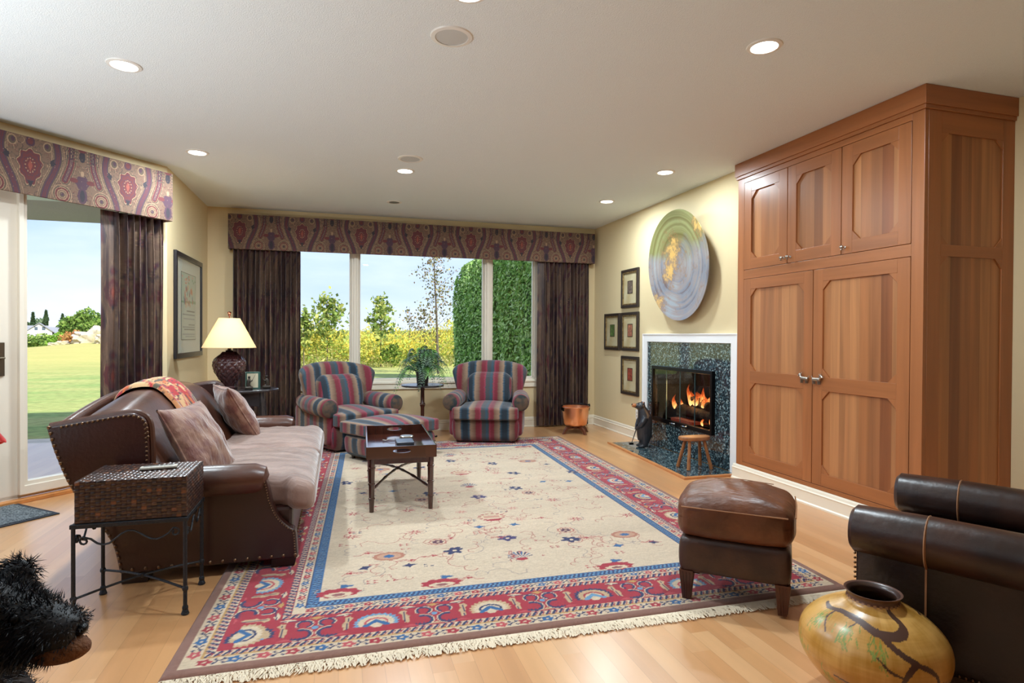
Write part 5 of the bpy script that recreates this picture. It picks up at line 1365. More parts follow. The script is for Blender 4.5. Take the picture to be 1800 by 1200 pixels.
# ================================================================== bear golfer and stool on the hearth
def fuse(b, name, mat_, parent, vox=.006, smooth_it=6):
    """melt overlapping shapes into one continuous skin"""
    o = b.build(name + '_raw', mat_); m_ = o.modifiers.new('r', 'REMESH'); m_.mode = 'VOXEL'; m_.voxel_size = vox; m_.use_smooth_shade = True
    m2 = o.modifiers.new('s', 'SMOOTH'); m2.iterations = smooth_it; m2.factor = .5
    dg = bpy.context.evaluated_depsgraph_get(); me = bpy.data.meshes.new_from_object(o.evaluated_get(dg)); me.name = name
    bpy.data.objects.remove(o); o = bpy.data.objects.new(name, me); COL.objects.link(o)
    if parent: o.parent = parent
    return o
M_bear = mat('painted_black', rgb(40, 42, 48), .35, bump=(60, .15, (1, 1, .3)), coat=.2); M_tan = mat('painted_tan', rgb(176, 112, 66), .5)
bg_ = thing('bear_figurine', 'standing black bear figurine with tan muzzle holding a putter on the hearth', 'figurine', (3.235, 5.93, .0125), math.radians(-8))
b = MB()   # faces -x
b.tube([(.005, 0, .07), (.012, 0, .13), (.01, 0, .20), (.016, 0, .28), (.012, 0, .34), (-.005, 0, .395), (-.02, 0, .43)], [.066, .082, .086, .083, .074, .060, .048], 20)
b.ball((-.032, 0, .452), (.054, .050, .047), 12); b.tube([(-.06, 0, .455), (-.088, 0, .458), (-.112, 0, .462)], [.034, .026, .020], 12)
for s_ in (-1, 1):
    b.tube([(.01, s_ * .035, .14), (.008, s_ * .042, .07), (.0, s_ * .042, .022)], [.052, .040, .036], 12); b.ball((-.02, s_ * .042, .018), (.052, .028, .018), 10)
    b.tube([(.002, s_ * .062, .335), (-.03, s_ * .066, .28), (-.052, s_ * .05, .24), (-.072, s_ * .016, .215)], [.034, .030, .026, .020], 12); b.ball((-.078, s_ * .01, .208), (.02, .018, .018), 8)
    b.ball((-.008, s_ * .036, .492), (.012, .014, .016), 8)
b.ball((.085, 0, .12), (.022, .02, .022), 8)
fuse(b, 'body', M_bear, bg_, .005)
MB().ball((-.106, 0, .464), (.031, .027, .023), 12).build('muzzle', M_tan, bg_); MB().ball((-.130, 0, .474), (.009, .011, .008), 8).build('nose', M_black, bg_)
for s_ in (-1, 1):
    MB().ball((-.072, s_ * .026, .470), .005, 8).build('eye', M_black, bg_); MB().ball((-.014, s_ * .037, .495), (.006, .009, .010), 8).build('inner_ear', M_tan, bg_)
b = MB().tube([(-.072, 0, .25), (-.082, 0, .20), (-.135, -.01, .055)], [.006, .006, .004], 8).tube([(-.072, 0, .255), (-.080, 0, .205)], [.009, .008], 8); b.box((-.165, -.02, .033), (-.118, .004, .055)); b.build('putter', M_black, bg_, smooth=False, bevel=.002)

M_stw = mat('honey_wood', rgb(168, 112, 66), .4, var=(rgb(136, 82, 46), 8, (1, 6, 1), .2), coat=.2)
st_ = thing('stool', 'small rustic four legged wooden stool standing on the granite hearth', 'stool', (3.19, 4.87, .0125), math.radians(0))
nA = 28; t = np.linspace(0, 2 * PI, nA, endpoint=False)
poly = [(.155 * math.copysign(abs(math.cos(a)) ** .8, math.cos(a)) , .075 * math.copysign(abs(math.sin(a)) ** .7, math.sin(a)) + .008 * math.cos(2 * a)) for a in t]
MB().prism(poly, 2, .262, .298).build('seat', M_stw, st_, bevel=.008, angle=50)
for x in (-1, 1):
    for y in (-1, 1): MB().tube([(x * .075, y * .035, .270), (x * .12, y * .09, .001)], [.014, .0175], 8).build('leg', M_stw, st_, angle=30)

# ================================================================== wall pieces
def plate_mat():
    M = bpy.data.materials.new('patinated_metal_leaf'); M.use_nodes = True; t = M.node_tree; N = t.nodes.new; K = t.links.new
    p = t.nodes['Principled BSDF']; p.inputs['Roughness'].default_value = .34; p.inputs['Metallic'].default_value = .25
    tc = N('ShaderNodeTexCoord'); sp = N('ShaderNodeSeparateXYZ'); K(tc.outputs['Object'], sp.inputs[0])
    def ma(op, a, b=0.0):
        q = N('ShaderNodeMath'); q.operation = op
        for i, w_ in enumerate((a, b)):
            if isinstance(w_, (int, float)): q.inputs[i].default_value = w_
            else: K(w_, q.inputs[i])
        return q.outputs[0]
    n1 = N('ShaderNodeTexNoise'); n1.inputs['Scale'].default_value = 3.2; n1.inputs['Detail'].default_value = 5; K(tc.outputs['Object'], n1.inputs['Vector'])
    yy = ma('SUBTRACT', sp.outputs['Y'], 0.04); zz = ma('SUBTRACT', sp.outputs['Z'], .02)
    rad = ma('SQRT', ma('ADD', ma('MULTIPLY', yy, yy), ma('MULTIPLY', zz, zz)))
    rad = ma('ADD', rad, ma('MULTIPLY', n1.outputs['Fac'], .05))
    # brushed rings
    w1 = N('ShaderNodeTexNoise'); w1.noise_dimensions = '1D'; w1.inputs['Scale'].default_value = 17; w1.inputs['Detail'].default_value = 5; K(rad, w1.inputs['W'])
    base = N('ShaderNodeValToRGB'); K(ma('ADD', ma('MULTIPLY', w1.outputs['Fac'], .5), ma('MULTIPLY', n1.outputs['Fac'], .5)), base.inputs[0]); el = base.color_ramp.elements
    el[0].position = .34; el[0].color = (*rgb(112, 94, 96), 1); el[1].position = .62; el[1].color = (*rgb(164, 170, 176), 1); e = el.new(.45); e.color = (*rgb(140, 146, 158), 1); e = el.new(.53); e.color = (*rgb(162, 148, 144), 1)
    # green upper part
    g = N('ShaderNodeMapRange'); K(ma('ADD', sp.outputs['Z'], ma('MULTIPLY', ma('SUBTRACT', n1.outputs['Fac'], .5), .5)), g.inputs[0]); g.inputs[1].default_value = .10; g.inputs[2].default_value = .26
    gm = N('ShaderNodeValToRGB'); K(w1.outputs['Fac'], gm.inputs[0]); gm.color_ramp.elements[0].position = .35; gm.color_ramp.elements[0].color = (*rgb(120, 112, 66), 1); gm.color_ramp.elements[1].position = .65; gm.color_ramp.elements[1].color = (*rgb(156, 158, 108), 1)
    mx = N('ShaderNodeMix'); mx.data_type = 'RGBA'; K(g.outputs[0], mx.inputs['Factor']); K(base.outputs[0], mx.inputs['A']); K(gm.outputs[0], mx.inputs['B'])
    # rust and gold leaf flakes
    n2 = N('ShaderNodeTexNoise'); n2.inputs['Scale'].default_value = 9.0; n2.inputs['Detail'].default_value = 14; n2.inputs['Roughness'].default_value = .7; mpv = N('ShaderNodeMapping'); mpv.inputs['Location'].default_value = (3, 1.3, 7.7); K(tc.outputs['Object'], mpv.inputs[0]); K(mpv.outputs[0], n2.inputs['Vector'])
    def blob(y_, z_, r_):
        a = ma('SUBTRACT', sp.outputs['Y'], y_); c = ma('SUBTRACT', sp.outputs['Z'], z_); d = ma('SQRT', ma('ADD', ma('MULTIPLY', a, a), ma('MULTIPLY', c, c)))
        return ma('MAXIMUM', ma('SUBTRACT', 1, ma('DIVIDE', d, r_)), 0)
    bl = ma('ADD', ma('ADD', blob(.16, .06, .24), blob(.10, .22, .20)), ma('ADD', blob(-.42, .34, .2), blob(.42, -.36, .2))); bl = ma('ADD', bl, ma('MULTIPLY', blob(.2, -.12, .16), .8))
    n3 = N('ShaderNodeTexNoise'); n3.inputs['Scale'].default_value = 34; n3.inputs['Detail'].default_value = 6; K(tc.outputs['Object'], n3.inputs['Vector'])
    f2 = ma('ADD', ma('ADD', ma('MULTIPLY', bl, .30), n2.outputs['Fac']), ma('MULTIPLY', ma('SUBTRACT', n3.outputs['Fac'], .5), .45))
    gr = N('ShaderNodeMapRange'); K(f2, gr.inputs[0]); gr.inputs[1].default_value = .68; gr.inputs[2].default_value = .86
    rr_ = N('ShaderNodeMapRange'); K(f2, rr_.inputs[0]); rr_.inputs[1].default_value = .56; rr_.inputs[2].default_value = .70; rr_.inputs[4].default_value = .6
    m1 = N('ShaderNodeMix'); m1.data_type = 'RGBA'; K(rr_.outputs[0], m1.inputs['Factor']); K(mx.outputs['Result'], m1.inputs['A']); m1.inputs['B'].default_value = (*rgb(150, 112, 78), 1)
    m2 = N('ShaderNodeMix'); m2.data_type = 'RGBA'; K(gr.outputs[0], m2.inputs['Factor']); K(m1.outputs['Result'], m2.inputs['A']); m2.inputs['B'].default_value = (*rgb(230, 186, 110), 1)
    K(m2.outputs['Result'], p.inputs['Base Color'])
    bp = N('ShaderNodeBump'); bp.inputs['Strength'].default_value = .12; bp.inputs['Distance'].default_value = .01; K(w1.outputs['Fac'], bp.inputs['Height']); K(bp.outputs[0], p.inputs['Normal'])
    return M
pl_ = thing('wall_platter', 'large round patinated metal dish with gold leaf hung above the fireplace', 'wall art', (RX - .13, 5.415, 1.965))
RP = .565; Rm = Matrix.Rotation(math.radians(-4), 4, 'Y')
prof = [(0, -.055), (.10, -.056), (.105, -.052), (.25, -.050), (.256, -.046), (.40, -.038), (.50, -.020), (RP - .004, .0), (RP, .003), (RP - .003, .008), (.50, -.006), (.40, -.024), (0, -.040)]
MB().lathe(prof, n=120, M=Rm @ Matrix.Rotation(-PI / 2, 4, 'Y')).build('dish', plate_mat(), pl_, angle=60)
MB().cyl((.075, 0, 0), (.129, 0, 0), .12, n=24).build('wall_mount', M_black, pl_)

M_gf1 = mat('espresso_frame', rgb(52, 42, 36), .35, coat=.2); M_gold = mat('antique_gold', rgb(176, 148, 98), .4, .6, var=(rgb(96, 76, 50), 30, (1, 1, 1), .2)); M_mat = mat('parchment', rgb(214, 206, 172), .8, var=(rgb(190, 168, 120), 6, (1, 1, 1), .25))
M_pgl = glassmat('picture_glass')
leafc = [(rgb(112, 96, 84), 'brown'), (rgb(84, 110, 52), 'green'), (rgb(170, 110, 84), 'russet'), (rgb(150, 66, 44), 'red')]
def small_frame(yc, zc, k, label):
    t = thing('picture_frame', label, 'picture', (RX - .001, yc, zc), 0, 'small gilt framed prints beside the fireplace')
    h, w = .238, .222
    def rc(a, b_): return [(-a, -b_), (a, -b_), (a, b_), (-a, b_)]
    MB().ring(rc(w, h), rc(w - .035, h - .035), 0, -.030, 0).build('outer_frame', M_gf1, t, smooth=False, bevel=.006)
    MB().ring(rc(w - .032, h - .032), rc(w - .052, h - .052), 0, -.026, -.002).build('gilt_liner', M_gold, t, smooth=False, bevel=.004)
    MB().box((-.012, -w + .05, -h + .05), (-.008, w - .05, h - .05)).build('print_mat', M_mat, t, smooth=False)
    C_ = Canvas(.12, .15, .003, leafc[k][0]); r_ = np.random.default_rng(k + 40)
    for q in range(40):
        x, y = r_.random(2) * [.12, .15]; C_.ell(x, y, r_.uniform(.003, .014), r_.uniform(.003, .02), np.array(leafc[k][0]) * r_.uniform(.4, 1.7))
    C_.line([(.06, .01), (.062, .14)], .004, rgb(50, 40, 34))
    i_, j_ = np.meshgrid(np.arange(C_.nx), np.arange(C_.ny), indexing='ij')
    img = grid_obj('leaf_print', np.dstack([np.full(i_.shape, -.0135), .06 - i_ * C_.res, j_ * C_.res - .06]), np.clip(C_.a, 0, 1), mat('ink_print', vc=True, rough=.8), t)
    MB().ring([(-.064, -.064), (.064, -.064), (.064, .094), (-.064, .094)], [(-.058, -.058), (.058, -.058), (.058, .088), (-.058, .088)], 0, -.016, -.012).build('print_border', M_gf1, t, smooth=False)
    MB().box((-.0185, -w + .048, -h + .048), (-.0175, w - .048, h - .048)).build('glazing', M_pgl, t, smooth=False)
small_frame(6.655, 1.828, 0, 'small framed print with a brown leaf, topmost of the four by the fireplace')
small_frame(7.145, 1.297, 1, 'small framed print with a green leaf, alone in its column nearest the window')
small_frame(6.650, 1.297, 2, 'small framed print with a russet leaf, between the brown and the red ones')
small_frame(6.645, .755, 3, 'small framed print with a red leaf, lowest one above the bear figurine')

pc = thing('framed_poster', 'tall white matted poster in a black frame on the short left wall', 'picture', (-1.489, 6.795, 1.515))
def rc(a, b_): return [(-a, -b_), (a, -b_), (a, b_), (-a, b_)]
MB().ring(rc(.555, .512), rc(.505, .462), 0, 0, .028).build('frame', mat('black_frame', rgb(30, 30, 38), .3, coat=.3), pc, smooth=False, bevel=.003)
MB().box((.004, -.51, -.467), (.010, .51, .467)).build('mat_board', mat('mat_board', rgb(206, 206, 188), .8), pc, smooth=False)
C_ = Canvas(.60, .66, .006, rgb(188, 192, 172)); C_.poly([(.0, .66), (.6, .66), (.6, .40), (0, .40)], rgb(178, 190, 168)); C_.poly([(0, .40), (.6, .38), (.6, .36), (0, .37)], rgb(128, 156, 118))
rq = np.random.default_rng(3)
for k in range(26):
    x, y = rq.uniform(.1, .5), rq.uniform(.34, .54); C_.at(x, y, rq.uniform(-.5, .5)); C_.ell(0, 0, .014, .032, [rgb(196, 90, 66), rgb(208, 150, 100), rgb(150, 60, 60), rgb(90, 120, 130)][k % 4])
for k in range(14):
    C_.at(rq.uniform(.02, .58), rq.uniform(.56, .65)); C_.ell(0, 0, .03, .012, [rgb(200, 160, 140), rgb(130, 160, 130), rgb(196, 120, 100)][k % 3], wob=.3)
for y, w_, c in ((.285, .34, 90), (.25, .5, 130), (.205, .46, 150), (.15, .25, 110), (.125, .5, 140), (.10, .44, 120), (.05, .5, 150), (.03, .4, 150)):
    C_.T = None; x = .05
    while x < .05 + w_: C_.line([(x, y), (x + .012, y)], .012, rgb(c, c, c - 6)); x += .02
i_, j_ = np.meshgrid(np.arange(C_.nx), np.arange(C_.ny), indexing='ij')
grid_obj('print', np.dstack([np.full(i_.shape, .0115), .29 - i_ * C_.res, j_ * C_.res - .33]), np.clip(C_.a, 0, 1), mat('poster_print', vc=True, rough=.8), pc, flip=True)
MB().ring([(-.316, -.336), (.296, -.336), (.296, .336), (-.316, .336)], [(-.31, -.33), (.29, -.33), (.29, .33), (-.31, .33)], 0, .011, .013).build('print_edge', mat('print_edge', rgb(110, 108, 96), .7), pc, smooth=False)
MB().box((.019, -.506, -.463), (.020, .506, .463)).build('glazing', M_pgl, pc, smooth=False)
ou = thing('wall_outlet', 'white electrical outlet on the right wall just left of the bear figurine', 'outlet', (RX - .001, 6.47, .30))
MB().rbox((.003, .035, .057), .0028, 6, c=(-.003, 0, 0)).build('cover_plate', M_ringw, ou)
b = MB()
for z in (-.02, .02): b.box((-.0075, -.014, z - .013), (-.006, .014, z + .013))
b.build('socket', mat('socket_ivory', rgb(200, 192, 176), .4), ou, smooth=False)

# ================================================================== painted vase
va = thing('vase', 'squat ochre pottery vase painted with bare tree branches in the foreground', 'vase', (1.745, 1.60, 0))
vz = np.array([0, .02, .07, .14, .20, .26, .31, .345, .362, .375, .392, .402, .408, .404, .392, .37, .34]); vr = np.array([.11, .125, .20, .275, .305, .295, .245, .180, .135, .112, .106, .112, .118, .104, .092, .10, .14])
vr = vr * .74; vz = vz * .925; nA, nP = 520, 300; s_ = np.linspace(0, len(vz) - 1, nP); zz = csm(s_, np.arange(len(vz)), vz); rr = csm(s_, np.arange(len(vz)), vr)
A = np.linspace(0, 2 * PI, nA + 1)[:-1]; AA, SS = np.meshgrid(A, s_, indexing='ij')
G = np.dstack([rr[None, :] * np.cos(AA), rr[None, :] * np.sin(AA), np.repeat(zz[None, :], nA, 0)])
# paint in metres: horizontally r_max*angle, vertically arc length
arcl = np.concatenate([[0], np.cumsum(np.hypot(np.diff(zz), np.diff(rr)))]); CW = 2 * PI * .222 * 1.36; OC, BR_, GR = rgb(192, 142, 64), rgb(78, 50, 40), rgb(128, 142, 62)
C_ = Canvas(CW, arcl[-1], .0028, OC)
iN = rng.normal(0, 1, (C_.nx, C_.ny))
def blur(a, n):
    k = np.ones(n) / n
    for ax in (0, 1): a = np.apply_along_axis(lambda q: np.convolve(q, k, 'same'), ax, a)
    return a
iN = blur(iN, 41); iN /= iN.std(); C_.a = C_.a * (1 + .07 * iN)[..., None]; C_.a += np.clip(iN, -1, 2)[..., None] * np.array([.03, .03, .02])
front = math.atan2(-1.6, -1.745) % (2 * PI); ux = front / (2 * PI) * CW      # the side facing the camera
neck = float(np.interp(.342, zz[:np.argmax(zz)], arcl[:np.argmax(zz)])); belly = float(np.interp(.185, zz[:np.argmax(zz)], arcl[:np.argmax(zz)]))
def P2(dx, dy): return (ux + dx, neck - dy)     # dx along the girth (to the viewer's right = larger angle), dy below the neck
def br(pts, w0, w1, n=6):
    q = smooth_path([P2(*p) for p in pts], n)
    for i in range(len(q) - 1): C_.line(q[i:i + 2], w0 + (w1 - w0) * i / len(q), BR_)
C_.T = None
for (dx, dy) in ((-.30, .10), (-.12, .10), (.02, .13), (-.2, .30), (-.10, .32), (.16, .33), (.02, .30), (-.38, .22), (.30, .30)):
    for k in range(26):
        x, y = P2(dx + rng.normal(0, .028), dy + rng.normal(0, .02)); C_.line([(x, y), (x + rng.normal(0, .012), y - .03)], .004, np.array(GR) * rng.uniform(.8, 1.3))
br([(.17, .0), (.20, .05), (.14, .085), (.03, .085), (-.08, .055), (-.22, .045), (-.33, .06), (-.42, .055)], .045, .010)
br([(-.26, .045), (-.27, .09), (-.22, .135)], .012, .006)
br([(.03, .08), (.10, .13), (.17, .165), (.25, .20), (.28, .26)], .026, .010); br([(.17, .165), (.12, .21), (.10, .28), (.11, .40)], .022, .014)
br([(.10, .27), (.0, .285), (-.08, .275), (-.15, .265)], .014, .007); br([(-.03, .28), (-.03, .36), (-.06, .46)], .012, .009); br([(.12, .21), (.06, .19), (.02, .16)], .010, .005); br([(-.08, .055), (-.12, .09)], .008, .004)
br([(.36, .42), (.34, .36)], .014, .008)
for k in range(150):
    a = rng.uniform(0, 2 * PI); r_ = .075 * math.sqrt(rng.random()); x, y = P2(.33 + r_ * math.cos(a), .30 + r_ * math.sin(a)); C_.line([(x, y), (x + .008 * math.cos(a), y + .008)], .004, BR_)
# the far side of the pot carries the same branches again
h_ = C_.nx // 2; C_.a = np.where((np.abs(((np.arange(C_.nx) - ux / .0028 + h_) % C_.nx) - h_) < h_ * .55)[:, None, None], C_.a, np.roll(C_.a, h_, 0))
U_ = AA / (2 * PI) * CW; V2 = np.repeat(arcl[None, :], nA, 0); cols = C_.sample(U_, V2)
top_i = int(np.argmax(zz)); rim = (np.arange(nP) > np.searchsorted(zz[:top_i], .350)); cols[:, rim] = np.array(rgb(96, 66, 54)); cols[:, np.arange(nP) > top_i + 12] = np.array(rgb(60, 40, 32))
kk = (np.abs(zz - .352) < .004) & (np.arange(nP) < top_i); cols[np.ix_((np.arange(nA) // 9) % 2 == 0, kk)] = np.array(rgb(160, 120, 84))
grid_obj('pot_body', G, np.clip(cols, 0, 1), mat('glazed_ochre', vc=True, rough=.34, coat=.25), va, wu=True)
MB().lathe([(0, .001), (.082, .001)], n=40).build('bottom', mat('clay', rgb(120, 84, 58), .8), va)

# ================================================================== plush bear at the left edge
M_fur = mat('black_fur', rgb(14, 16, 24), .5); M_ptan = mat('tan_plush', rgb(134, 88, 54), .85, var=(rgb(100, 62, 40), 60, (1, 1, 1), .2), bump=(200, .4))
pb = thing('plush_bear', 'big black plush bear with a tan muzzle, cut off by the left edge', 'stuffed toy', (-.70, 1.25, 0))
b = MB(); hx, hz = .10, .727     # head centre offset
b.ball((hx - .01, 0, hz), (.105, .092, .076), 16); b.tube([(hx + .06, -.01, hz - .008), (hx + .12, -.015, hz - .020), (hx + .155, -.016, hz - .028)], [.060, .046, .036], 14)
for s_ in (-1, 1): b.ball((hx + .03, s_ * .062, hz + .066), (.032, .018, .028), 10)
b.tube([(hx - .03, 0, hz - .05), (.02, 0, .60), (-.02, 0, .42), (-.02, 0, .22)], [.07, .12, .18, .20], 18); b.ball((-.02, 0, .20), (.21, .22, .19), 16)
for s_ in (-1, 1):
    b.tube([(.02, s_ * .15, .56), (.06, s_ * .21, .44), (.15, s_ * .20, .40)], [.065, .06, .055], 12); b.ball((.17, s_ * .19, .40), (.055, .05, .05), 10)
    b.tube([(.0, s_ * .15, .12), (.16, s_ * .20, .085), (.27, s_ * .22, .085)], [.09, .075, .075], 12); b.ball((.29, s_ * .22, .095), (.05, .07, .09), 10)
body = fuse(b, 'body', M_fur, pb, .010, 8)
me = body.data; nv_ = len(me.vertices); co = np.empty(nv_ * 3); me.vertices.foreach_get('co', co); co = co.reshape(-1, 3); no = np.empty(nv_ * 3); me.vertices.foreach_get('normal', no); no = no.reshape(-1, 3)
rfu = np.random.default_rng(9); wgt = np.where(co[:, 2] > .55, 6.0, 1.0); idx = rfu.choice(nv_, 42000, p=wgt / wgt.sum()); base_ = co[idx] + rfu.normal(0, .004, (42000, 3)); nn = no[idx]
lay = np.array([-.5, 0, -.45]); dirn = nn + .8 * lay + rfu.normal(0, .25, nn.shape); dirn /= np.linalg.norm(dirn, axis=1)[:, None]
muz = (base_[:, 0] > hx + .12) & (base_[:, 2] > .6); ln = np.where(muz, .007, rfu.uniform(.010, .020, 42000)); sd_ = np.cross(dirn, rfu.normal(0, 1, nn.shape)); sd_ /= np.linalg.norm(sd_, axis=1)[:, None]
V_ = np.stack([base_ - sd_ * .0011, base_ + sd_ * .0011, base_ + dirn * ln[:, None]], 1).reshape(-1, 3)
fur = raw_obj('fur', V_, np.arange(len(V_)).reshape(-1, 3), None, M_fur, pb, smooth=False)
MB().ball((hx + .128, -.027, hz - .046), (.050, .030, .024), 16).build('muzzle', M_ptan, pb)
MB().ball((hx + .158, -.018, hz - .018), (.012, .015, .010), 10).build('nose', M_black, pb)
for s_ in (-1, 1): MB().ball((hx + .075, s_ * .052 - .004, hz + .026), .009, 10).build('eye', M_black, pb)
tag(pb)
# second, smaller plush bear tucked in front of it
p2 = thing('plush_cub', 'smaller black plush cub below the big bear in the bottom left corner', 'stuffed toy', (-.60, 1.05, 0))
b = MB(); b.ball((.05, 0, .655), (.085, .08, .075), 14); b.tube([(.05, 0, .62), (.0, 0, .50), (-.02, 0, .33), (-.02, 0, .14)], [.05, .09, .12, .13], 16); b.ball((-.02, 0, .13), (.14, .14, .125), 14)
for s_ in (-1, 1):
    b.ball((.03, s_ * .06, .715), (.026, .016, .026), 8); b.tube([(.0, s_ * .09, .46), (.07, s_ * .11, .38)], [.045, .04], 10); b.tube([(0, s_ * .10, .07), (.14, s_ * .12, .06)], [.06, .055], 10)
body2 = fuse(b, 'body', M_fur, p2, .010, 6)
me = body2.data; nv_ = len(me.vertices); co = np.empty(nv_ * 3); me.vertices.foreach_get('co', co); co = co.reshape(-1, 3); no = np.empty(nv_ * 3); me.vertices.foreach_get('normal', no); no = no.reshape(-1, 3)
n_ = 12000; idx = rfu.choice(nv_, n_); base_ = co[idx] + rfu.normal(0, .004, (n_, 3)); nn = no[idx]; dirn = nn + .5 * lay + rfu.normal(0, .25, nn.shape); dirn /= np.linalg.norm(dirn, axis=1)[:, None]; sd_ = np.cross(dirn, rfu.normal(0, 1, nn.shape)); sd_ /= np.linalg.norm(sd_, axis=1)[:, None]
V_ = np.stack([base_ - sd_ * .0011, base_ + sd_ * .0011, base_ + dirn * rfu.uniform(.010, .02, n_)[:, None]], 1).reshape(-1, 3); raw_obj('fur', V_, np.arange(len(V_)).reshape(-1, 3), None, M_fur, p2, smooth=False)
MB().ball((.105, -.01, .635), (.045, .045, .036), 12).build('muzzle', M_ptan, p2)
MB().ball((.148, -.01, .648), (.010, .013, .009), 8).build('nose', M_black, p2)
MB().lathe([(.075, .555), (.088, .545), (.092, .53), (.085, .515), (.07, .51)], (0, 0, 0), 30).build('scarf', mat('teal_scarf', rgb(70, 100, 98), .8), p2)

# ================================================================== doormat, red ornament
dm = thing('doormat', 'grey woven doormat with a black edge inside the glass door', 'mat', (-1.49, 6.03, 0), DA)
def tol(x, y):
    v_ = Matrix.Rotation(-DA, 4, 'Z') @ Vector((x + 1.49, y - 6.03, 0)); return v_.x, v_.y
x1_, y1_ = tol(-1.837, 4.781); x2_, y2_ = tol(-2.227, 5.176)
MB().prism([(x1_ - .9, y1_), (x1_, y1_), (x1_ - .0, y2_), (x1_ - .9, y2_)], 2, .0005, .007).build('rubber_edge', mat('black_rubber', rgb(40, 44, 54), .7), dm, smooth=False)
M_matf = mat('mat_pile', rgb(150, 158, 160), .95, var=(rgb(70, 78, 84), 130, (1, .5, 1), .12), bump=(200, .8))
MB().prism([(x1_ - .87, y1_ + .03), (x1_ - .03, y1_ + .03), (x1_ - .03, y2_ - .03), (x1_ - .87, y2_ - .03)], 2, .007, .011).build('pile', M_matf, dm, smooth=False)
ro = thing('ornament', 'red cloth ornament on a thread hanging at the far left edge', 'ornament', (-1.043, 2.30, .058))
b = MB(); b.tube([(-.03, 0, .90), (-.012, 0, .88), (-.010, 0, .855), (.004, 0, .832), (.012, 0, .826)], [.02, .012, .010, .014, .003], 12, flat=.4)
b.ball((-.02, 0, .83), (.028, .010, .012), 10); b.build('cloth_body', mat('red_felt', rgb(206, 34, 30), .7, sheen=.4), ro)
MB().tube([(-.03, 0, .92), (-.035, 0, 1.8), (-.04, 0, H - .062)], .0008, 5).build('thread', mat('thread', rgb(220, 200, 190), .6), ro)

# ================================================================== outside
M_grass = mat('grass', rgb(144, 164, 96), .9, var=(rgb(176, 176, 110), .35, (1, 2.5, 1), .12), bump=(60, .8))
t = M_grass.node_tree; p = t.nodes['Principled BSDF']; p.inputs['Specular IOR Level'].default_value = .1
n2 = t.nodes.new('ShaderNodeTexNoise'); n2.inputs['Scale'].default_value = 6; n2.inputs['Detail'].default_value = 8; tcn = t.nodes.new('ShaderNodeTexCoord'); t.links.new(tcn.outputs['Object'], n2.inputs['Vector'])
m9 = t.nodes.new('ShaderNodeMix'); m9.data_type = 'RGBA'; m9.blend_type = 'OVERLAY'; m9.inputs['Factor'].default_value = .55; lk = p.inputs['Base Color'].links[0].from_socket; t.links.new(lk, m9.inputs['A']); t.links.new(n2.outputs['Fac'], m9.inputs['B'])
# drier and yellower with distance from the house
sp9 = t.nodes.new('ShaderNodeSeparateXYZ'); t.links.new(tcn.outputs['Object'], sp9.inputs[0]); mr9 = t.nodes.new('ShaderNodeMapRange'); mr9.inputs[1].default_value = 20; mr9.inputs[2].default_value = 34; mr9.inputs[4].default_value = .75; t.links.new(sp9.outputs['Y'], mr9.inputs[0])
m10 = t.nodes.new('ShaderNodeMix'); m10.data_type = 'RGBA'; t.links.new(mr9.outputs[0], m10.inputs['Factor']); t.links.new(m9.outputs['Result'], m10.inputs['A']); m10.inputs['B'].default_value = (*rgb(196, 182, 112), 1); t.links.new(m10.outputs['Result'], p.inputs['Base Color'])


def gz(x, y):
    """ground height"""
    d = max(0, y - 45); z = -.17 - min(d, 160) * .012
    z += .9 * math.exp(-((x + 13.5) / 7) ** 2 - ((y - 44) / 9) ** 2) + .04 * math.sin(x * .5) * math.sin(y * .35) * min(1, max(0, (y - 12) / 10))
    return z


xs = np.concatenate([np.linspace(-260, -45, 30), np.linspace(-44, 30, 110), np.linspace(32, 260, 30)]); ys_ = np.concatenate([np.linspace(7.95, 60, 130), np.linspace(64, 420, 40)])
Gd = np.array([[(x, y, gz(x, y)) for y in ys_] for x in xs]); lw_ = struct(grid_obj('lawn', Gd, None, M_grass))
xs = np.linspace(-60, -1.6, 60); ysn = np.linspace(-12, 7.96, 14); struct(grid_obj('lawn', np.array([[(x, y, -.171) for y in ysn] for x in xs if x < -3.8]), None, M_grass))
struct(MB().box((-9, 3.2, -.16), (-1.62, 9.0, -.11)).build('patio', M_conc, smooth=False))

ro_ = np.random.default_rng(77)


def leafcloud(name, pts, size, cols, mat_, parent=None, flat=0.0, asp=.55, nrm=None):
    """many small leaf blades at pts"""
    n = len(pts); a = ro_.normal(0, 1, (n, 3)); a[:, 2] *= (1 - flat); a /= np.linalg.norm(a, axis=1)[:, None]
    if nrm is not None:
        a = a - nrm * (a * nrm).sum(1)[:, None] * .7; a /= np.linalg.norm(a, axis=1)[:, None]
    b_ = np.cross(a, ro_.normal(0, 1, (n, 3)) if nrm is None else nrm + ro_.normal(0, .5, (n, 3))); b_ /= np.linalg.norm(b_, axis=1)[:, None] + 1e-9
    s = (size * ro_.uniform(.6, 1.3, n))[:, None]
    V = np.stack([pts - a * s, pts + b_ * s * asp, pts + a * s, pts - b_ * s * asp], 1).reshape(-1, 3)
    C = np.repeat(cols, 4, 0) if cols is not None else None
    return raw_obj(name, V, np.arange(4 * n).reshape(-1, 4), C, mat_, parent, smooth=False)


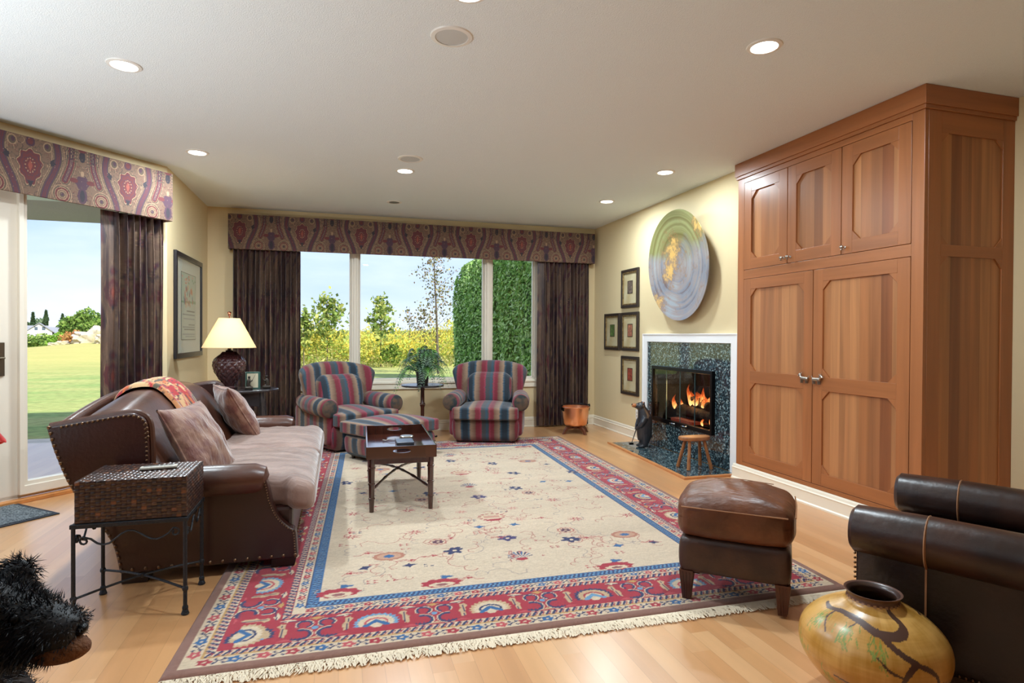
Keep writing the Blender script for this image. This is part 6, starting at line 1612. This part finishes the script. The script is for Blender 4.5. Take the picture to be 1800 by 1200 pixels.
def leafmat(name, trans=.35):
    M = bpy.data.materials.new(name); M.use_nodes = True; t = M.node_tree; t.nodes.clear(); N = t.nodes.new; K = t.links.new
    a = N('ShaderNodeVertexColor'); a.layer_name = 'Col'; d = N('ShaderNodeBsdfDiffuse'); K(a.outputs[0], d.inputs[0]); tl = N('ShaderNodeBsdfTranslucent'); K(a.outputs[0], tl.inputs[0])
    m_ = N('ShaderNodeMixShader'); m_.inputs[0].default_value = trans; K(d.outputs[0], m_.inputs[1]); K(tl.outputs[0], m_.inputs[2]); o = N('ShaderNodeOutputMaterial'); K(m_.outputs[0], o.inputs[0]); return M
M_leaf = leafmat('leaf'); M_thuja = leafmat('thuja_leaf', .2); M_core = mat('hedge_core', rgb(92, 122, 62), .95); M_bark = mat('bark', rgb(104, 92, 78), .9, bump=(20, .5))


def pal(cols, n, jit=.18):
    c = np.array([rgb(*q) for q in cols])[ro_.integers(0, len(cols), n)]; return np.clip(c * ro_.uniform(1 - jit, 1 + jit, (n, 1)), 0, 1)


# clipped arborvitae: a row running away from the house
def thuja(x, y, r, h, label, n):
    t = thing('arborvitae', label, 'hedge', (x, y, gz(x, y)), ro_.uniform(0, 6), 'arborvitae columns of the hedge')
    prof = [(r * .72, 0), (r * .95, .5), (r, 1.4), (r * .99, h * .6), (r * .9, h * .82), (r * .6, h * .95), (r * .15, h), (0, h + .02)]
    MB().lathe([(q * .9, z) for q, z in prof], n=22).build('inner_growth', M_core, t)
    a = ro_.uniform(0, 2 * PI, n); z = ro_.uniform(0, 1, n) ** .9 * h; rr_ = np.interp(z, [p_[1] for p_ in prof], [p_[0] for p_ in prof]) * (1 + .05 * np.sin(5 * a + 2 * z) + ro_.normal(0, .035, n)) * .98
    pts = np.stack([rr_ * np.cos(a), rr_ * np.sin(a), z], 1); nrm = np.stack([np.cos(a), np.sin(a), np.full(n, .35)], 1); nrm /= np.linalg.norm(nrm, axis=1)[:, None]
    leafcloud('foliage', pts, .055, pal([(170, 204, 112), (140, 180, 96), (190, 218, 136), (116, 152, 80), (206, 226, 164)], n, .25), M_thuja, t, asp=.4, nrm=nrm)
lab = ['clipped arborvitae column filling the right hand window pane', 'clipped arborvitae column second from the house, behind the right window post', 'clipped arborvitae column third from the house, seen in the middle pane', 'clipped arborvitae column next to the farthest one in the middle pane', 'farthest clipped arborvitae column with open sky to its left']
for k, (x, y) in enumerate(((4.22, 11.2), (4.20, 12.55), (4.18, 14.1), (4.16, 15.9), (4.13, 17.9))):
    thuja(x, y, .78, (4.4, 4.3, 4.2, 3.95, 3.75)[k], lab[k], (26000, 20000, 17000, 14000, 12000)[k])
thuja(4.9, 9.9, .7, 4.4, 'clipped arborvitae column nearest the house, at the right edge of the window', 12000)

# goldenrod meadow: uncountable
n = 120000
x = ro_.uniform(-16, 22, n); y = 27.0 + 16 * ro_.random(n) ** 1.4; hh = (1.15 + .55 * np.sin(x * .9) * np.sin(y * .6 + x * .2) + .35 * np.sin(x * 2.3 + y)) * .9 + .35; zt_ = ro_.random(n) ** .75 * hh
keep = ~((x < -5.5) & (y < 60) & (x < -5.5)); edge = 25.4 + .8 * np.sin(x * .7) + .5 * np.sin(x * 1.9)
y = np.maximum(y, edge + ro_.random(n) * 1.5)
pts = np.stack([x, y, -.2 + zt_], 1)[keep]; tf_ = (zt_ / hh)[keep]
cols = pal([(196, 198, 96), (214, 204, 100), (164, 178, 86), (204, 184, 120), (140, 164, 80)], len(pts)); top = tf_ > .62; tc_ = pal([(230, 212, 92), (236, 222, 110), (216, 190, 92), (198, 206, 104), (176, 194, 98)], top.sum()); cols[top] = tc_
low = (tf_ < .25); cols[low] = pal([(226, 214, 156), (200, 200, 124), (176, 190, 106)], low.sum())
o = leafcloud('goldenrod_meadow', pts, .09, cols, M_leaf, None, asp=.35); tag(o, 'bank of yellow goldenrod and tall weeds beyond the lawn', 'wildflowers', kind='stuff')


def sapling(x, y, h, w, n, cols, label, name='sapling', leaf=.10, group='young trees standing in the meadow', lean=0.0, z0=.3):
    t = thing(name, label, 'tree', (x, y, gz(x, y)), 0, group); b = MB(); P_ = []
    b.tube([(0, 0, 0), (lean * .3, 0, h * .4), (lean, 0, h)], [.03 * h / 3, .02 * h / 3, .004], 6)
    nb = int(10 + h * 4)
    for k in range(nb):
        z = h * (z0 + (1 - z0) * (k + .5) / nb); a = ro_.uniform(0, 6.28); L2 = w * (1.1 - z / h * .85) * ro_.uniform(.6, 1.1); e_ = np.array([math.cos(a) * L2, math.sin(a) * L2, L2 * .9]); s0 = np.array([lean * z / h, 0, z * .93])
        b.tube([tuple(s0), tuple(s0 + e_)], [.007, .002], 4)
        m_ = max(3, int(n / nb)); tt_ = ro_.random(m_) ** .6; P_.append(s0 + e_ * tt_[:, None] + ro_.normal(0, w * .12, (m_, 3)))
    b.build('stem', M_bark, t); P_ = np.concatenate(P_); leafcloud('foliage', P_, leaf, pal(cols, len(P_), .25), M_leaf, t, asp=.6)
GRN = [(138, 158, 86), (168, 178, 100), (112, 134, 74), (190, 190, 108)]
sapling(-.50, 27.3, 3.1, 1.35, 700, GRN, 'leafy sapling rising above the meadow in the left window pane', leaf=.11)
sapling(-1.45, 27.0, 2.6, .6, 220, GRN, 'slim sapling close to the left drape above the yellow meadow', leaf=.11)
sapling(1.80, 27.4, 3.15, 1.1, 560, GRN, 'slim sapling above the meadow in the middle pane beside the window post', leaf=.11)
sapling(3.2, 28.5, 2.8, .7, 90, [(110, 110, 80), (90, 96, 70)], 'nearly bare small sapling left of the aspen in the middle pane', leaf=.055)
sapling(3.45, 21.5, 5.6, 1.25, 1300, [(140, 136, 96), (104, 100, 70), (170, 160, 110), (150, 120, 80)], 'tall sparse aspen dropping its leaves, left of the hedge', name='aspen', leaf=.055, lean=-.25, z0=.12, group=None)
sapling(2.15, 26.2, .9, .6, 500, [(110, 140, 60), (80, 100, 50), (140, 160, 80)], 'dark green bush at the foot of the meadow in the middle pane', name='bush', leaf=.06, group=None, z0=.02)

# ------------------------------------------------------------------ seen through the glass door
def bushy(x, y, r, h, n, cols, label, name='bush', leaf=.22, group=None, cat='bush'):
    t = thing(name, label, cat, (x, y, gz(x, y) - .1), 0, group); MB().tube([(0, 0, 0), (0, 0, h * .6)], [.05 * r, .03 * r], 6).build('trunk', M_bark, t)
    d = ro_.normal(0, 1, (n, 3)); d /= np.linalg.norm(d, axis=1)[:, None]; q = ro_.random(n) ** .35; lump = 1 + .22 * np.sin(5 * d[:, 0] + x) * np.sin(4 * d[:, 1] + 3 * d[:, 2])
    P_ = d * (q * lump)[:, None] * [r, r, h * .5] + [0, 0, h * .52]; leafcloud('foliage', P_, leaf, pal(cols, n, .25), M_leaf, t, asp=.6)
def conifer(x, y, h, r, label):
    t = thing('fir_tree', label, 'tree', (x, y, gz(x, y) - .3), 0, 'firs behind the white house'); MB().tube([(0, 0, 0), (0, 0, h)], [.18, .02], 6).build('trunk', M_bark, t)
    n = 2600; z = ro_.random(n) ** 1.3; a = ro_.uniform(0, 6.28, n); tier = .7 + .3 * np.abs(np.sin(z * 22)); rr_ = r * (1 - z) * tier * np.sqrt(ro_.random(n)); leafcloud('foliage', np.stack([rr_ * np.cos(a), rr_ * np.sin(a), .6 + z * (h - .6)], 1), .30, pal([(70, 96, 66), (88, 112, 78), (60, 84, 62)], n), M_leaf, t, asp=.4)
D_ = 120.0
def dirx(px, y=D_):   # x at depth y for a bearing through the door glass
    return math.tan(yaw + math.atan((px - 900) / 1049.4)) * y
GB = [(132, 160, 78), (108, 138, 66), (156, 176, 98), (90, 120, 62)]
bushy(dirx(151, 70), 70, 2.3, 4.0, 4200, GB, 'broad leafy green tree standing right of the white house', 'broadleaf_tree', .20, None, 'tree')
bushy(dirx(180, 66), 66, 1.5, 3.0, 2000, GB, 'smaller leafy tree beside the drape, over the pale rock bank', 'broadleaf_tree', .20, None, 'tree')
bushy(dirx(106, 62), 62, 1.0, 1.7, 1200, [(120, 160, 60), (140, 176, 76)], 'bright green round shrub right below the white house', leaf=.14)
bushy(dirx(66, 66), 66, 1.9, 1.6, 1500, GB, 'low dark shrub in front of the white house at the left', leaf=.16)
bushy(dirx(136, 50), 50, .9, 1.4, 900, [(196, 140, 90), (206, 130, 100), (170, 160, 90)], 'reddish autumn shrub in front of the broad green tree', leaf=.10)
bushy(dirx(120, 47), 47, .6, 1.0, 500, [(196, 140, 90), (186, 150, 90)], 'small reddish shrub left of the larger reddish one', leaf=.09)
conifer(dirx(58, 150), 150, 7.4, 1.5, 'pointed fir just left of the white house roof'); conifer(dirx(81, 156), 156, 8.2, 2.0, 'dark fir standing right behind the white house gable'); conifer(dirx(110, 170), 170, 8.0, 2.2, 'fir top showing right of the chimney'); conifer(dirx(48, 160), 160, 5.5, 2.6, 'low fir at the left edge of the door glass')
n = 16000; px_ = ro_.uniform(20, 260, n); yy = ro_.uniform(190, 230, n); xx = np.tan(yaw + np.arctan((px_ - 900) / 1049.4)) * yy; zz_ = -3 + ro_.random(n) * (7.2 + 1.2 * np.sin(px_ * .11)); o = leafcloud('treeline', np.stack([xx, yy, zz_], 1), .8, pal([(128, 148, 112), (112, 134, 104), (146, 160, 122)], n), M_leaf); tag(o, 'hazy line of trees along the far horizon behind the white house', 'trees', kind='stuff')
n = 14000; xx = ro_.uniform(-8, 60, n); yy = ro_.uniform(190, 230, n); zz_ = -3 + ro_.random(n) * 5.4; o = leafcloud('treeline', np.stack([xx, yy, zz_], 1), .8, pal([(128, 144, 122), (112, 132, 112)], n), M_leaf); tag(o, 'distant low trees just showing over the goldenrod meadow', 'trees', kind='stuff')
# pale rock bank
rk = Canvas(1, 1, .1, (0, 0, 0)); M_rock = mat('pale_rock', rgb(206, 188, 178), .9, var=(rgb(168, 160, 120), .8, (1, 1, 1), .2), bump=(6, .8))
def rock(px, y, w, h, label):
    def f(x_, y_, z_): s_ = 1 + .18 * math.sin(9 * x_ / w + 2) * math.sin(7 * z_ / h + 1); return x_ * s_, y_ * s_, z_ * s_ * (1.1 + .35 * math.sin(3 * x_ / w + .6))
    o = MB().rbox((w, w * .6, h), min(w, h) * .7, 14, 0, f, (0, 0, h * .4)).build('rock', M_rock, None, loc=(dirx(px, y), y, gz(dirx(px, y), y))); tag(o, label, 'rock', 'pale rocks on the mound')
rock(170, 46, 1.25, .62, 'big pale rock on the grassy mound beside the drape'); rock(104, 46, .55, .18, 'low flat pale rock in the grass below the white house'); rock(192, 42, .7, .45, 'pale rock half hidden by the edge of the drape')
# white house far off
M_wh = mat('white_siding', rgb(236, 236, 236), .8); M_rf = mat('slate_roof', rgb(134, 136, 146), .85, bump=(4, .4)); M_pane = mat('dark_window', rgb(84, 96, 112), .2)
hs = thing('house', 'distant white gabled house with grey roof beyond the rough grass', 'house', (dirx(85, 95), 95, gz(0, 95) - .1), math.radians(20))
hs.scale = (.72, .72, .64)
b = MB().box((-7.5, 0, 0), (3.8, 7, 2.5)).box((-3.2, -1.2, 0), (.6, 3, 3.7)).box((.9, -.8, 0), (3.9, 3, 3.0)); b.build('wall', M_wh, hs, smooth=False)
def gable(x0, x1, y0, y1, z0, z1, nm='gable'):
    MB().prism([(x0, z0), (x1, z0), ((x0 + x1) / 2, z1)], 1, y0, y1).build(nm, M_wh, hs, smooth=False)
    xm = (x0 + x1) / 2
    for s_, xa in ((-1, x0 - .3), (1, x1 + .3)):
        MB().add([(xa, y0 - .3, z0 - .2), (xm, y0 - .3, z1 + .12), (xm, y1, z1 + .12), (xa, y1, z0 - .2), (xa, y0 - .3, z0 - .05), (xm, y0 - .3, z1 + .3), (xm, y1, z1 + .3), (xa, y1, z0 - .05)], [(0, 1, 2, 3), (4, 7, 6, 5), (0, 4, 5, 1), (1, 5, 6, 2), (2, 6, 7, 3), (3, 7, 4, 0)]).build('roof', M_rf, hs, smooth=False)
gable(-3.2, .6, -1.2, 5, 3.7, 5.3); gable(.9, 3.9, -.8, 5, 3.0, 4.5)
MB().prism([(-.3, 2.4), (7.3, 2.4), (5.6, 5.0), (2.2, 5.0)], 0, -7.8, 4.1, None).build('roof', M_rf, hs, smooth=False)
MB().box((.0, 2, 3.5), (1.3, 3, 6.0)).build('chimney', M_wh, hs, smooth=False)
for x_, z_, w_, h_, y_ in [(-2.2, 1.9, .4, .9, -1.23), (-1.5, 1.9, .4, .9, -1.23), (-.8, 1.9, .4, .9, -1.23), (-2.0, 4.0, .5, .7, -1.23), (-.9, 4.0, .5, .7, -1.23), (1.5, 1.9, .7, .9, -.83), (2.8, 1.9, .5, .9, -.83), (-6.8, 1.2, .5, .9, -.03), (-5.8, 1.2, .5, .9, -.03), (-4.6, 1.2, .5, .9, -.03), (-1.9, .3, 2.2, .6, -1.23), (2.1, 3.2, .5, .7, -.83)]:
    MB().box((x_, y_, z_), (x_ + w_, y_ + .04, z_ + h_)).build('window', M_pane, hs, smooth=False)
h2 = thing('house', 'second white house mostly hidden behind the trees by the drape', 'house', (dirx(180, 95), 95, gz(0, 95) - .1), math.radians(10))
h2.scale = (.7, .7, .62)
MB().box((-3, 0, 0), (4, 6, 2.4)).build('wall', M_wh, h2, smooth=False); MB().prism([(-.4, 2.3), (6.4, 2.3), (3, 4.9)], 0, -3.3, 4.3).build('roof', M_rf, h2, smooth=False)
for x_ in (-2.2, -.6, 1.2): MB().box((x_, -.04, .9), (x_ + .8, 0, 1.9)).build('window', M_pane, h2, smooth=False)
